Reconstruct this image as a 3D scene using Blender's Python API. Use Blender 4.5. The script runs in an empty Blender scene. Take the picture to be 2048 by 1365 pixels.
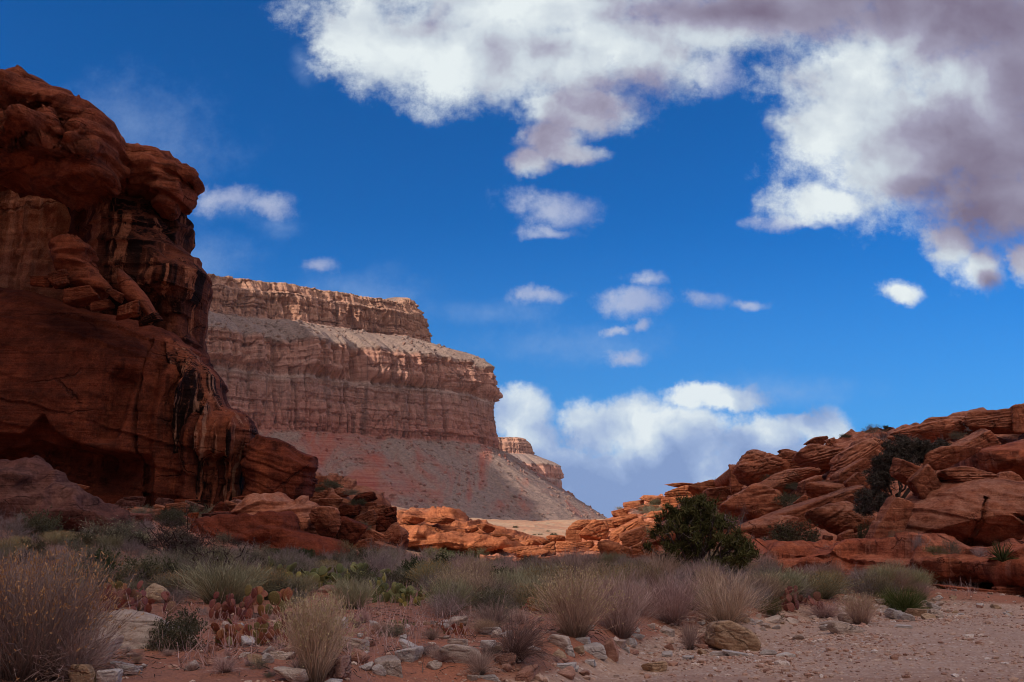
import bpy, bmesh, math, random
import numpy as np
from mathutils import Vector, Matrix, Euler

# ------------------------------------------------------------------ camera, sky, sun, exposure
scene = bpy.context.scene
FPX, CX, CY, HC = 2010.0, 1024.0, 682.5, 1.6
PITCH = math.atan((1075 - CY) / FPX)
cam_d = bpy.data.cameras.new("camera")
cam_d.sensor_width = 36.0
cam_d.lens = FPX / 2048 * 36
cam_d.clip_start, cam_d.clip_end = 0.1, 30000
cam = bpy.data.objects.new("camera", cam_d)
cam.location = (0, 0, HC)
cam.rotation_euler = (math.pi / 2 + PITCH, 0, 0)
scene.collection.objects.link(cam)
scene.camera = cam
scene.view_settings.view_transform = 'Standard'
scene.view_settings.look = 'None'
scene.view_settings.exposure = 0.0
scene.view_settings.gamma = 1.0
scene.view_settings.use_curve_mapping = False
scene.render.resolution_x, scene.render.resolution_y = 1024, 682
try:
    scene.cycles.max_bounces = 5
    scene.cycles.filter_width = 1.0
    scene.cycles.diffuse_bounces = 3
    scene.cycles.transparent_max_bounces = 4
except Exception:
    pass

SUN_AZ = math.radians(-121)          # measured from +Y (the view) towards +X
SUN_EL = math.radians(31)
SUN_DIR = Vector((math.sin(SUN_AZ) * math.cos(SUN_EL), math.cos(SUN_AZ) * math.cos(SUN_EL), math.sin(SUN_EL)))
sun_d = bpy.data.lights.new("sun", 'SUN')
sun_d.energy = 4.6
sun_d.angle = math.radians(0.55)
sun_d.color = (1.0, 0.86, 0.69)
sun = bpy.data.objects.new("sun", sun_d)
sun.rotation_euler = SUN_DIR.to_track_quat('Z', 'Y').to_euler()
sun.location = SUN_DIR * 300
scene.collection.objects.link(sun)

cp, sp = math.cos(PITCH), math.sin(PITCH)

def ray(px, py):
    a = (np.asarray(px, float) - CX) / FPX
    b = -(np.asarray(py, float) - CY) / FPX
    return a, cp - b * sp, sp + b * cp      # x, y, z of the direction

def at(px, py, Y):
    """the point that lies Y metres in front of the camera on the line of sight of a photograph pixel"""
    dx, dy, dz = ray(px, py)
    k = Y / dy
    return np.stack(np.broadcast_arrays(dx * k, Y + 0 * dx * k, HC + dz * k), -1)

class NT:
    """small node-tree helper"""
    def __init__(s, tree):
        s.t = tree; s.n = tree.nodes; s.l = tree.links
        s.n.clear()
    def new(s, typ, **kw):
        n = s.n.new(typ)
        for k, v in kw.items():
            setattr(n, k, v)
        return n
    def put(s, sock, v):
        if isinstance(v, bpy.types.NodeSocket):
            s.l.new(v, sock)
        elif v is not None:
            sock.default_value = v
    def math(s, op, a, b=None, c=None, clamp=False):
        n = s.new('ShaderNodeMath', operation=op, use_clamp=clamp)
        s.put(n.inputs[0], a); s.put(n.inputs[1], b)
        if c is not None: s.put(n.inputs[2], c)
        return n.outputs[0]
    def vmath(s, op, a, b=None, out=0):
        n = s.new('ShaderNodeVectorMath', operation=op)
        s.put(n.inputs[0], a)
        if b is not None: s.put(n.inputs[1], b)
        return n.outputs[out]
    def noise(s, vec, scale, detail=5, rough=0.55, dist=0.0, out=0):
        n = s.new('ShaderNodeTexNoise')
        s.put(n.inputs['Vector'], vec)
        n.inputs['Scale'].default_value = scale
        n.inputs['Detail'].default_value = detail
        n.inputs['Roughness'].default_value = rough
        n.inputs['Distortion'].default_value = dist
        return n.outputs[out]
    def voro(s, vec, scale, feature='F1', out=0, rnd=1.0):
        n = s.new('ShaderNodeTexVoronoi', feature=feature)
        s.put(n.inputs['Vector'], vec)
        n.inputs['Scale'].default_value = scale
        n.inputs['Randomness'].default_value = rnd
        return n.outputs[out]
    def mapv(s, vec, loc=(0, 0, 0), rot=(0, 0, 0), scale=(1, 1, 1), typ='POINT'):
        n = s.new('ShaderNodeMapping', vector_type=typ)
        s.put(n.inputs['Vector'], vec)
        n.inputs['Location'].default_value = loc
        n.inputs['Rotation'].default_value = rot
        n.inputs['Scale'].default_value = scale
        return n.outputs[0]
    def step(s, v, a, b, lo=0.0, hi=1.0):
        n = s.new('ShaderNodeMapRange', interpolation_type='SMOOTHSTEP')
        s.put(n.inputs[0], v)
        n.inputs[1].default_value = a; n.inputs[2].default_value = b
        n.inputs[3].default_value = lo; n.inputs[4].default_value = hi
        return n.outputs[0]
    def lin(s, v, a, b, lo=0.0, hi=1.0):
        n = s.new('ShaderNodeMapRange')
        s.put(n.inputs[0], v)
        n.inputs[1].default_value = a; n.inputs[2].default_value = b
        n.inputs[3].default_value = lo; n.inputs[4].default_value = hi
        return n.outputs[0]
    def mix(s, f, a, b, blend='MIX'):
        n = s.new('ShaderNodeMix', data_type='RGBA', blend_type=blend)
        s.put(n.inputs[0], f)
        for k, v in ((6, a), (7, b)):
            if isinstance(v, (tuple, list)) and len(v) == 3: v = (*v, 1)
            s.put(n.inputs[k], v)
        return n.outputs[2]
    def ramp(s, v, stops):
        n = s.new('ShaderNodeValToRGB')
        s.put(n.inputs[0], v)
        e = n.color_ramp.elements
        while len(e) < len(stops): e.new(0.5)
        for k, (p, c) in enumerate(stops):
            e[k].position = p; e[k].color = (*c, 1)
        return n.outputs[0]

# ---- world: Nishita sky, tinted deep blue, with procedural cumulus laid out by direction
world = bpy.data.worlds.new("World")
scene.world = world
world.use_nodes = True
W = NT(world.node_tree)
SKY_STRENGTH = 0.1
sky = W.new('ShaderNodeTexSky', sky_type='NISHITA')
sky.sun_disc = False
sky.sun_elevation = SUN_EL
sky.sun_rotation = SUN_AZ
sky.altitude = 900
sky.air_density = 1.0
sky.dust_density = 0.4
sky.ozone_density = 3.0
tc = W.new('ShaderNodeTexCoord')
sepd = W.new('ShaderNodeSeparateXYZ')
W.put(sepd.inputs[0], tc.outputs['Generated'])
dxs, dys, dzs = sepd.outputs
ay = W.math('MAXIMUM', W.math('ABSOLUTE', dys), 0.12)
comb = W.new('ShaderNodeCombineXYZ')
W.put(comb.inputs[0], W.math('DIVIDE', dxs, ay))
W.put(comb.inputs[1], W.math('DIVIDE', dzs, ay))
UV = comb.outputs[0]

def uv(px, py):
    a, b, c = ray(px, py)
    return float(a / b), float(c / b)

def uvr(px, py, r):
    u0 = uv(px, py); u1 = uv(px + 1, py); v1 = uv(px, py - 1)
    return r[0] * (u1[0] - u0[0]), r[1] * (v1[1] - u0[1])

w1 = W.noise(UV, 7.0, 6, 0.6, out=1)
w2 = W.noise(UV, 26.0, 5, 0.65, out=1)
off = W.vmath('ADD', W.vmath('MULTIPLY', W.vmath('SUBTRACT', w1, (0.5, 0.5, 0.5)), (0.055, 0.042, 0)),
              W.vmath('MULTIPLY', W.vmath('SUBTRACT', w2, (0.5, 0.5, 0.5)), (0.028, 0.026, 0)))
UVW = W.vmath('ADD', UV, off)

def blobs(lst, smooth=0.12, vec=None):
    """union of soft ellipses: 0 at every centre, 1 on every outline"""
    acc = None
    for px, py, rx, ry, *rot in lst:
        u, v = uv(px, py)
        ru, rv = uvr(px, py, (rx, ry))
        n = W.new('ShaderNodeVectorMath', operation='MULTIPLY_ADD')
        W.put(n.inputs[0], vec or UVW)
        n.inputs[1].default_value = (1 / ru, 1 / rv, 0)
        n.inputs[2].default_value = (-u / ru, -v / rv, 0)
        m = n.outputs[0]
        d = W.vmath('LENGTH', m, out=1)
        if acc is None: acc = d
        else:
            acc = W.math('SMOOTH_MIN', acc, d, smooth)
    return acc

BIG = [(722, 58, 82, 92), (810, 85, 135, 92), (880, 130, 90, 75), (1000, 110, 170, 90), (1150, 120, 160, 95), (1250, 95, 180, 90), (1100, 10, 400, 80),
       (1420, 45, 190, 65), (1160, 215, 120, 45), (1100, 275, 60, 46), (1062, 318, 50, 30), (1130, 305, 70, 22),
       (1700, 150, 150, 110), (1650, 260, 90, 90), (1780, 270, 190, 150), (1640, 405, 100, 38, -8), (1760, 350, 130, 80), (1960, 230, 200, 240),
       (2020, 410, 150, 75), (1905, 500, 58, 50), (1965, 535, 50, 45), (2050, 530, 32, 45), (1800, 588, 46, 24), (1900, 40, 330, 120), (1600, 15, 200, 60)]
SMALL = [(1095, 418, 96, 36), (1090, 462, 66, 16), (1265, 602, 70, 30), (1290, 560, 36, 20), (1395, 597, 70, 22), (1500, 604, 46, 13),
         (1080, 592, 60, 18), (1256, 716, 36, 18), (1270, 650, 24, 13), (640, 530, 40, 20), 
         (1440, 140, 44, 50), (1225, 660, 24, 10), (455, 400, 80, 30), (530, 412, 70, 26), (1560, 440, 60, 16)]
BANK = [(1040, 830, 70, 48), (1060, 890, 70, 60), (1190, 855, 70, 55), (1250, 850, 90, 58), (1350, 880, 150, 62), (1430, 802, 100, 26, 4), (1510, 875, 110, 42),
        (1640, 865, 62, 44), (1300, 940, 260, 55), (1140, 930, 90, 50), (1230, 1010, 260, 60), (1540, 940, 220, 70), (1050, 985, 130, 70), (1180, 1060, 330, 60)  , (1600, 845, 60, 22)]
WISP = [(470, 410, 135, 50), (540, 450, 90, 40), (700, 590, 210, 70), (420, 520, 130, 90), (280, 270, 260, 150, -30), (1150, 690, 280, 60), (620, 120, 40, 60), (980, 620, 200, 40, 6), (1560, 780, 250, 50)]
UVL = W.vmath('ADD', UV, W.vmath('MULTIPLY', W.vmath('SUBTRACT', w1, (0.5, 0.5, 0.5)), (0.07, 0.045, 0)))
fb0 = W.noise(UV, 13.0, 10, 0.66)
fb1 = W.noise(UV, 60.0, 7, 0.72)
fb = W.math('ADD', W.math('MULTIPLY', fb0, 0.70), W.math('MULTIPLY', fb1, 0.30))
fbr = W.noise(UVL, 8.5, 6, 0.52)
fb_s = W.noise(W.vmath('ADD', UVL, (-0.026, 0.032, 0.0)), 8.5, 6, 0.52)
puff = W.noise(UVL, 5.5, 5, 0.5)
d_big = blobs(BIG, 0.16); d_small = blobs(SMALL, 0.05); d_bank = blobs(BANK, 0.08)
d_wisp = blobs(WISP, 0.3, UVL)

def dens(d, amp):
    return W.math('ADD', W.math('SUBTRACT', 1.0, d), W.math('MULTIPLY', W.math('SUBTRACT', fb, 0.5), amp))
k_big = dens(d_big, 2.3)
a_big = W.step(k_big, -0.42, 0.50)
a_small = W.math('MULTIPLY', W.step(dens(d_small, 3.4), -0.3, 1.0), 0.70)
k_bank = dens(d_bank, 1.9)
a_bank = W.step(k_bank, -0.30, 0.34)
a_wisp = W.math('MULTIPLY', W.step(dens(d_wisp, 2.6), 0.0, 1.7), 0.40)
# behind and above the camera: added bright warm cloud that lights the shaded foreground
front = W.step(dys, -0.1, 0.25)
a_back = W.math('MULTIPLY', W.step(puff, 0.34, 0.54), W.math('SUBTRACT', 1.0, front))

relief = W.math('MULTIPLY', W.math('SUBTRACT', fbr, fb_s), 1.7)
DARK = [(1720, 5, 230, 60), (1990, 50, 150, 95), (1520, 15, 140, 40), (1990, 330, 220, 100), (2020, 440, 170, 70), (1985, 575, 30, 26), (2070, 200, 80, 240), (1850, 380, 90, 40)]
MIDS = [(1180, 190, 190, 50), (1110, 280, 120, 80), (1400, 60, 180, 60), (1300, 40, 110, 30), (1330, 165, 120, 50), (1150, 110, 60, 26)]
d_mids = W.step(blobs(MIDS, 0.35, UVL), 1.8, 0.2)
d_dark = W.step(blobs(DARK, 0.35, UVL), 1.75, 0.25)
BLUE = [(1250, 960, 260, 46), (1060, 960, 120, 60), (1450, 905, 110, 40), (1600, 940, 120, 34), (1110, 870, 36, 30), (1240, 1020, 300, 46), (1180, 1085, 460, 70), (1400, 930, 200, 30)]
d_blue = W.step(blobs(BLUE, 0.3), 1.7, 0.35)
lum = W.math('ADD', W.math('MULTIPLY', W.math('SUBTRACT', puff, 0.5), 1.15), relief)

def cloud_colour(s_, thin, stops):
    c0 = W.ramp(s_, stops)
    return c0
s_big = W.math('SUBTRACT', W.math('ADD', W.math('ADD', W.math('MULTIPLY', d_dark, 0.74), W.math('MULTIPLY', d_mids, 0.34)), 0.14), W.math('MULTIPLY', lum, W.lin(d_dark, 0, 1, 1.0, 0.45)), clamp=True)
col_big = W.ramp(s_big, [(0.0, (0.80, 0.87, 0.89)), (0.28, (0.60, 0.67, 0.74)), (0.60, (0.36, 0.35, 0.47)), (1.0, (0.19, 0.155, 0.235))])
s_bank = W.math('SUBTRACT', W.math('ADD', W.math('MULTIPLY', d_blue, 0.46), 0.30), W.math('MULTIPLY', lum, 1.75), clamp=True)
col_bank = W.ramp(s_bank, [(0.0, (0.78, 0.86, 0.90)), (0.3, (0.54, 0.65, 0.79)), (0.65, (0.32, 0.44, 0.69)), (1.0, (0.22, 0.33, 0.59))])
s_small = W.math('SUBTRACT', 0.42, W.math('MULTIPLY', lum, 1.2), clamp=True)
col_small = W.mix(s_small, (0.66, 0.70, 0.80), (0.30, 0.35, 0.58))
skyc = W.mix(1.0, sky.outputs[0], (0.03, 0.58, 1.18), 'MULTIPLY')
K = 1.0 / SKY_STRENGTH

def k10(c):
    return W.mix(1.0, c, (K, K, K), 'MULTIPLY')
# pale veil of thin air and cloud low on the horizon
low = W.math('MULTIPLY', W.step(W.math('DIVIDE', dzs, ay), 0.34, 0.02), 0.55)
c = W.mix(W.math('MULTIPLY', low, front), skyc, k10((0.10, 0.33, 0.70)))
c = W.mix(W.math('MULTIPLY', a_wisp, front), c, k10((0.36, 0.50, 0.74)))
c = W.mix(W.math('MULTIPLY', a_bank, front), c, k10(col_bank))
c = W.mix(W.math('MULTIPLY', a_small, front), c, k10(col_small))
c = W.mix(W.math('MULTIPLY', a_big, front), c, k10(col_big))
c = W.mix(a_back, c, W.mix(W.step(dzs, 0.12, 0.95), k10((0.16, 0.125, 0.11)), k10((1.85, 1.55, 1.36))))
bg = W.new('ShaderNodeBackground')
bg.inputs['Strength'].default_value = SKY_STRENGTH
W.put(bg.inputs['Color'], c)
wo = W.new('ShaderNodeOutputWorld')
W.l.new(bg.outputs[0], wo.inputs[0])
world.cycles.sampling_method = 'MANUAL'
world.cycles.sample_map_resolution = 512

# ------------------------------------------------------------------ noise
def _h(ix, iy, iz, k):
    h = (ix * np.uint32(374761393) + iy * np.uint32(668265263) + iz * np.uint32(2147483647) + np.uint32(k * 144665 & 0xffffffff))
    h = (h ^ (h >> np.uint32(13))) * np.uint32(1274126177)
    h = (h ^ (h >> np.uint32(16))) * np.uint32(2246822519)
    return h ^ (h >> np.uint32(15))

def perlin(P, seed=0):
    P = np.asarray(P, np.float32)
    i = np.floor(P)
    f = P - i
    i = i.astype(np.int64).astype(np.uint32)
    u = f * f * f * (f * (f * 6 - 15) + 10)
    res = 0
    for a in (0, 1):
        wx = u[:, 0] if a else 1 - u[:, 0]
        for b in (0, 1):
            wy = u[:, 1] if b else 1 - u[:, 1]
            for c_ in (0, 1):
                wz = u[:, 2] if c_ else 1 - u[:, 2]
                h = _h(i[:, 0] + np.uint32(a), i[:, 1] + np.uint32(b), i[:, 2] + np.uint32(c_), seed)
                gx = ((h & np.uint32(1023)).astype(np.float32) / 511.5 - 1)
                gy = (((h >> np.uint32(10)) & np.uint32(1023)).astype(np.float32) / 511.5 - 1)
                gz = (((h >> np.uint32(20)) & np.uint32(1023)).astype(np.float32) / 511.5 - 1)
                res = res + wx * wy * wz * (gx * (f[:, 0] - a) + gy * (f[:, 1] - b) + gz * (f[:, 2] - c_))
    return res * 1.25

def fbm(P, octs=4, gain=0.5, lac=2.03, seed=0, ridged=False):
    P = np.asarray(P, np.float32)
    a, s, tot = 1.0, 0, 0
    for o in range(octs):
        n = perlin(P, seed + o * 17)
        if ridged: n = 1 - 2 * np.abs(n)
        s = s + a * n
        tot += a
        a *= gain
        P = P * lac + 11.3
    return s / tot

def worley(P, seed=0):
    """distances to the nearest and second nearest cell point"""
    P = np.asarray(P, np.float32)
    i0 = np.floor(P)
    f1 = np.full(len(P), 9e9, np.float32); f2 = f1.copy()
    for a in (-1, 0, 1):
        for b in (-1, 0, 1):
            for c_ in (-1, 0, 1):
                ii = i0 + np.array([a, b, c_], np.float32)
                u = ii.astype(np.int64).astype(np.uint32)
                h = _h(u[:, 0], u[:, 1], u[:, 2], seed)
                o = np.stack([(h & np.uint32(1023)), (h >> np.uint32(10)) & np.uint32(1023), (h >> np.uint32(20)) & np.uint32(1023)], -1).astype(np.float32) / 1023
                d = ((ii + o - P) ** 2).sum(1)
                nf = np.minimum(f1, d)
                f2 = np.minimum(f2, np.maximum(f1, d))
                f1 = nf
    return np.sqrt(f1), np.sqrt(f2)

def sst(a, b, x):
    t = np.clip((x - a) / (b - a), 0, 1)
    return t * t * (3 - 2 * t)

# ------------------------------------------------------------------ meshes and objects
COL = scene.collection

def mesh(name, V, faces, mats, smooth=True, attrs=None, fmat=None):
    V = np.asarray(V, np.float32)
    me = bpy.data.meshes.new(name)
    if isinstance(faces, np.ndarray): faces = [faces]
    faces = [np.asarray(f, np.int32) for f in faces if len(f)]
    nl = sum(f.size for f in faces); nf = sum(len(f) for f in faces)
    me.vertices.add(len(V)); me.vertices.foreach_set('co', V.ravel())
    me.loops.add(nl); me.loops.foreach_set('vertex_index', np.concatenate([f.ravel() for f in faces]))
    me.polygons.add(nf)
    tot = np.concatenate([np.full(len(f), f.shape[1], np.int32) for f in faces])
    start = np.concatenate([[0], np.cumsum(tot)[:-1]]).astype(np.int32)
    me.polygons.foreach_set('loop_start', start)
    me.polygons.foreach_set('loop_total', tot)
    me.polygons.foreach_set('use_smooth', np.full(nf, bool(smooth)))
    if not isinstance(mats, (list, tuple)): mats = [mats]
    for m in mats: me.materials.append(m)
    if fmat is not None: me.polygons.foreach_set('material_index', np.asarray(fmat, np.int32))
    for k, v in (attrs or {}).items():
        at_ = me.attributes.new(k, 'FLOAT', 'POINT')
        at_.data.foreach_set('value', np.asarray(v, np.float32))
    me.update(calc_edges=True)
    me.validate()
    return me

def tag(o, label=None, cat=None, group=None, kind=None):
    if label: o['label'] = label
    if cat: o['category'] = cat
    if group: o['group'] = group
    if kind: o['kind'] = kind
    return o

def put(name, me, loc=(0, 0, 0), rot=(0, 0, 0), scale=(1, 1, 1), parent=None, **kw):
    o = bpy.data.objects.new(name, me)
    COL.objects.link(o)
    o.location = loc; o.rotation_euler = rot; o.scale = scale
    if parent is not None: o.parent = parent
    return tag(o, **kw)

def empty(name, loc=(0, 0, 0), rotz=0, scale=1.0, **kw):
    o = bpy.data.objects.new(name, None)
    COL.objects.link(o)
    o.location = loc; o.rotation_euler = (0, 0, rotz)
    o.scale = (scale,) * 3 if not isinstance(scale, tuple) else scale
    o.empty_display_size = 0.2
    return tag(o, **kw)

def copy_thing(src, kids, loc, rotz, scale, **kw):
    r = src.copy(); COL.objects.link(r)
    for k in ('label', 'category', 'group'):
        if k in r: del r[k]
    r.location = loc; r.rotation_euler = (0, 0, rotz)
    r.scale = scale
    for ch in kids:
        c_ = ch.copy(); COL.objects.link(c_); c_.parent = r
    return tag(r, **kw)

def normals(V, Q):
    n = np.zeros_like(V)
    a = np.cross(V[Q[:, 2]] - V[Q[:, 0]], V[Q[:, 3]] - V[Q[:, 1]]) if Q.shape[1] == 4 else np.cross(V[Q[:, 1]] - V[Q[:, 0]], V[Q[:, 2]] - V[Q[:, 0]])
    for k in range(Q.shape[1]):
        for j in range(3):
            n[:, j] += np.bincount(Q[:, k], a[:, j], len(V))
    return n / (np.linalg.norm(n, axis=1, keepdims=True) + 1e-12)

def grid_quads(nr, nc):
    i = np.arange(nr * nc).reshape(nr, nc)
    return np.stack([i[:-1, :-1], i[:-1, 1:], i[1:, 1:], i[1:, :-1]], -1).reshape(-1, 4)

# ------------------------------------------------------------------ materials
def new_mat(name):
    m = bpy.data.materials.new(name)
    m.use_nodes = True
    N = NT(m.node_tree)
    o = N.new('ShaderNodeOutputMaterial')
    b = N.new('ShaderNodeBsdfPrincipled')
    b.inputs['Roughness'].default_value = 0.9
    b.inputs['Specular IOR Level'].default_value = 0.15
    N.l.new(b.outputs[0], o.inputs[0])
    return m, N, b

def bump(N, b, h, strength=0.5, dist=0.1):
    n = N.new('ShaderNodeBump')
    n.inputs['Strength'].default_value = strength
    n.inputs['Distance'].default_value = dist
    N.put(n.inputs['Height'], h)
    N.l.new(n.outputs[0], b.inputs['Normal'])

def sandstone(name, base, dark, pale, s=1.0, streak=0.0, strata=0.35, varnish=0.4, grain=0.25, pale_amt=0.5, bdist=0.08, crossbed=(0.25, 0.1), pale_streak=None, cracks=0.35, dust=0.0):
    """weathered sandstone: mottling, thin bedding, vertical desert-varnish streaks (pigment, not shade)"""
    m, N, b = new_mat(name)
    p = N.new('ShaderNodeNewGeometry').outputs['Position']
    oi = N.new('ShaderNodeObjectInfo').outputs['Random']
    big = N.noise(p, 0.22 * s, 6, 0.6, 0.4)
    med = N.noise(p, 1.3 * s, 8, 0.65, 0.3)
    fine = N.noise(p, 14 * s, 6, 0.7)
    bed = N.noise(N.mapv(p, rot=(crossbed[0], crossbed[1], 0), scale=(0.25, 0.25, 5.0)), 1.1 * s, 6, 0.6, 0.6)
    c_ = N.mix(N.step(med, 0.38, 0.66), base, tuple(0.5 * x + 0.5 * y for x, y in zip(base, dark)))
    c_ = N.mix(N.math('MULTIPLY', N.step(big, 0.5, 0.72), pale_amt), c_, pale)
    c_ = N.mix(N.math('MULTIPLY', N.step(bed, 0.50, 0.68), strata), c_, dark)
    c_ = N.mix(N.math('MULTIPLY', N.step(bed, 0.46, 0.30), strata * 0.6), c_, pale)
    blot = N.noise(p, 0.55 * s, 7, 0.68, 1.2)
    c_ = N.mix(N.math('MULTIPLY', N.step(blot, 0.52, 0.66), varnish), c_, dark)
    if streak > 0:
        ps = N.vmath('ADD', p, N.vmath('MULTIPLY', N.vmath('SUBTRACT', N.noise(p, 0.35, 3, 0.5, out=1), (0.5, 0.5, 0.5)), (0.7, 0.7, 0)))
        st = N.noise(N.mapv(ps, scale=(1.0, 1.0, 0.05)), 1.25 * s, 6, 0.62)
        st2 = N.noise(N.mapv(ps, loc=(7, 3, 1), scale=(1.0, 1.0, 0.035)), 2.6 * s, 5, 0.6)
        geo_n = N.new('ShaderNodeSeparateXYZ')
        N.put(geo_n.inputs[0], N.new('ShaderNodeNewGeometry').outputs['True Normal'])
        msk = N.step(N.noise(p, 0.13, 3, 0.5), 0.36, 0.56)
        steep = N.step(geo_n.outputs[2], 0.75, 0.3)
        msk = N.math('MULTIPLY', msk, steep)
        c_ = N.mix(N.math('MULTIPLY', N.math('MULTIPLY', N.step(st, 0.46, 0.54), streak), msk), c_, tuple(0.28 * x for x in dark))
        c_ = N.mix(N.math('MULTIPLY', N.math('MULTIPLY', N.step(st2, 0.55, 0.63), streak * 0.8), msk), c_, pale_streak or pale)
    if dust > 0:
        gz = N.new('ShaderNodeSeparateXYZ')
        N.put(gz.inputs[0], N.new('ShaderNodeNewGeometry').outputs['Normal'])
        c_ = N.mix(N.math('MULTIPLY', N.math('MULTIPLY', N.step(gz.outputs[2], 0.35, 0.9), dust), N.step(N.noise(p, 1.7 * s, 6, 0.7), 0.36, 0.6)), c_, (0.50, 0.27, 0.19))
    wp = N.vmath('ADD', p, N.vmath('MULTIPLY', N.vmath('SUBTRACT', N.noise(p, 0.8 * s, 5, 0.6, out=1), (0.5, 0.5, 0.5)), (1.6 / s, 1.6 / s, 1.0 / s)))
    ck = N.voro(N.mapv(wp, rot=(crossbed[0], crossbed[1], 0), scale=(0.42, 0.42, 1.0)), 0.75 * s, 'DISTANCE_TO_EDGE')
    ckm = N.math('MULTIPLY', N.step(ck, 0.022, 0.004), N.step(N.noise(p, 0.5 * s, 3, 0.5), 0.50, 0.60))
    c_ = N.mix(N.math('MULTIPLY', ckm, cracks), c_, tuple(0.35 * x for x in dark))
    speck = N.noise(p, 34 * s, 4, 0.75)
    c_ = N.mix(0.55, c_, N.mix(N.step(speck, 0.34, 0.66), (0.25, 0.25, 0.25), (0.75, 0.75, 0.75)), 'SOFT_LIGHT')
    c_ = N.mix(N.lin(fine, 0.3, 0.7, 0.0, grain), c_, tuple(1.5 * x for x in pale), 'SOFT_LIGHT')
    c_ = N.mix(0.5, c_, N.mix(N.step(N.noise(p, 4.5 * s, 6, 0.7), 0.34, 0.66), (0.22, 0.22, 0.22), (0.78, 0.78, 0.78)), 'SOFT_LIGHT')
    hv = N.new('ShaderNodeHueSaturation')
    N.put(hv.inputs['Value'], N.lin(oi, 0, 1, 0.82, 1.16))
    N.put(hv.inputs['Color'], c_)
    N.l.new(hv.outputs[0], b.inputs['Base Color'])
    h = N.math('ADD', N.math('MULTIPLY', med, 1.0), N.math('MULTIPLY', fine, 0.35))
    h = N.math('ADD', h, N.math('MULTIPLY', bed, 1.0))
    h = N.math('ADD', h, N.math('MULTIPLY', N.noise(p, 5 * s, 7, 0.7), 0.9))
    h = N.math('SUBTRACT', h, N.math('MULTIPLY', ckm, 1.2))
    bump(N, b, h, 1.0, bdist)
    return m

M = {}
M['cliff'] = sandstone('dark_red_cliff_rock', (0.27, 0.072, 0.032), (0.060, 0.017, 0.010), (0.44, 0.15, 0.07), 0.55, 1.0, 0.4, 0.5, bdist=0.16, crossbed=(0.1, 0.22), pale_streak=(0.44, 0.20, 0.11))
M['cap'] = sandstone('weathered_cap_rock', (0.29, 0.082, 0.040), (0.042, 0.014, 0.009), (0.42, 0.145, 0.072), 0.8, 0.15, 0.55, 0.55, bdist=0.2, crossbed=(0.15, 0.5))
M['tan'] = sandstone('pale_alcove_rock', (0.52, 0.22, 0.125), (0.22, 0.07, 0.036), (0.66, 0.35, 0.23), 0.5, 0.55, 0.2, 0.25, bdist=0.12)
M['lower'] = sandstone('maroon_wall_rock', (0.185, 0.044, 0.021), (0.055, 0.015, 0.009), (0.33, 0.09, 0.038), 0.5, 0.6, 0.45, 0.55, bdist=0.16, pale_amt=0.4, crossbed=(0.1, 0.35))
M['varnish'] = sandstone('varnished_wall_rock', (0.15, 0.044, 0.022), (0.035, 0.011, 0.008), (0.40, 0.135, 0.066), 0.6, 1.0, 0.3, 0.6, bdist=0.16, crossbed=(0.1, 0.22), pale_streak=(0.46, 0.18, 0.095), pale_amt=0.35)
M['streak'] = sandstone('streaked_column_rock', (0.29, 0.085, 0.042), (0.05, 0.015, 0.010), (0.48, 0.20, 0.115), 1.0, 1.0, 0.2, 0.4, bdist=0.12, pale_streak=(0.48, 0.25, 0.16))
M['hill'] = sandstone('orange_red_sandstone', (0.40, 0.142, 0.076), (0.11, 0.038, 0.025), (0.52, 0.24, 0.145), 1.0, 0.25, 0.45, 0.5, bdist=0.12, dust=0.4, crossbed=(0.2, -0.3))
M['ledge'] = sandstone('brick_red_ledge_rock', (0.46, 0.135, 0.065), (0.11, 0.034, 0.022), (0.56, 0.26, 0.17), 1.2, 0.5, 0.5, 0.45, bdist=0.08)
M['lit'] = sandstone('bright_orange_rock', (0.38, 0.138, 0.066), (0.13, 0.042, 0.023), (0.50, 0.25, 0.135), 0.8, 0.1, 0.5, 0.3, bdist=0.16)
M['lime'] = sandstone('pale_limestone', (0.52, 0.415, 0.355), (0.30, 0.20, 0.15), (0.64, 0.55, 0.49), 3.0, 0.0, 0.10, 0.3, bdist=0.03)
M['lime_y'] = sandstone('ochre_stone', (0.42, 0.285, 0.19), (0.26, 0.16, 0.095), (0.52, 0.40, 0.29), 3.0, 0.0, 0.10, 0.3, bdist=0.03)
M['lime_w'] = sandstone('whitish_stone', (0.54, 0.48, 0.45), (0.33, 0.26, 0.225), (0.64, 0.60, 0.57), 3.0, 0.0, 0.10, 0.3, bdist=0.03)
M['lime_r'] = sandstone('pinkish_stone', (0.42, 0.23, 0.17), (0.28, 0.13, 0.09), (0.52, 0.36, 0.30), 3.0, 0.0, 0.10, 0.3, bdist=0.03)
M['purple'] = sandstone('purplish_lichen_rock', (0.23, 0.095, 0.075), (0.08, 0.038, 0.036), (0.36, 0.19, 0.15), 1.6, 0.0, 0.15, 0.7, bdist=0.12)

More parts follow.
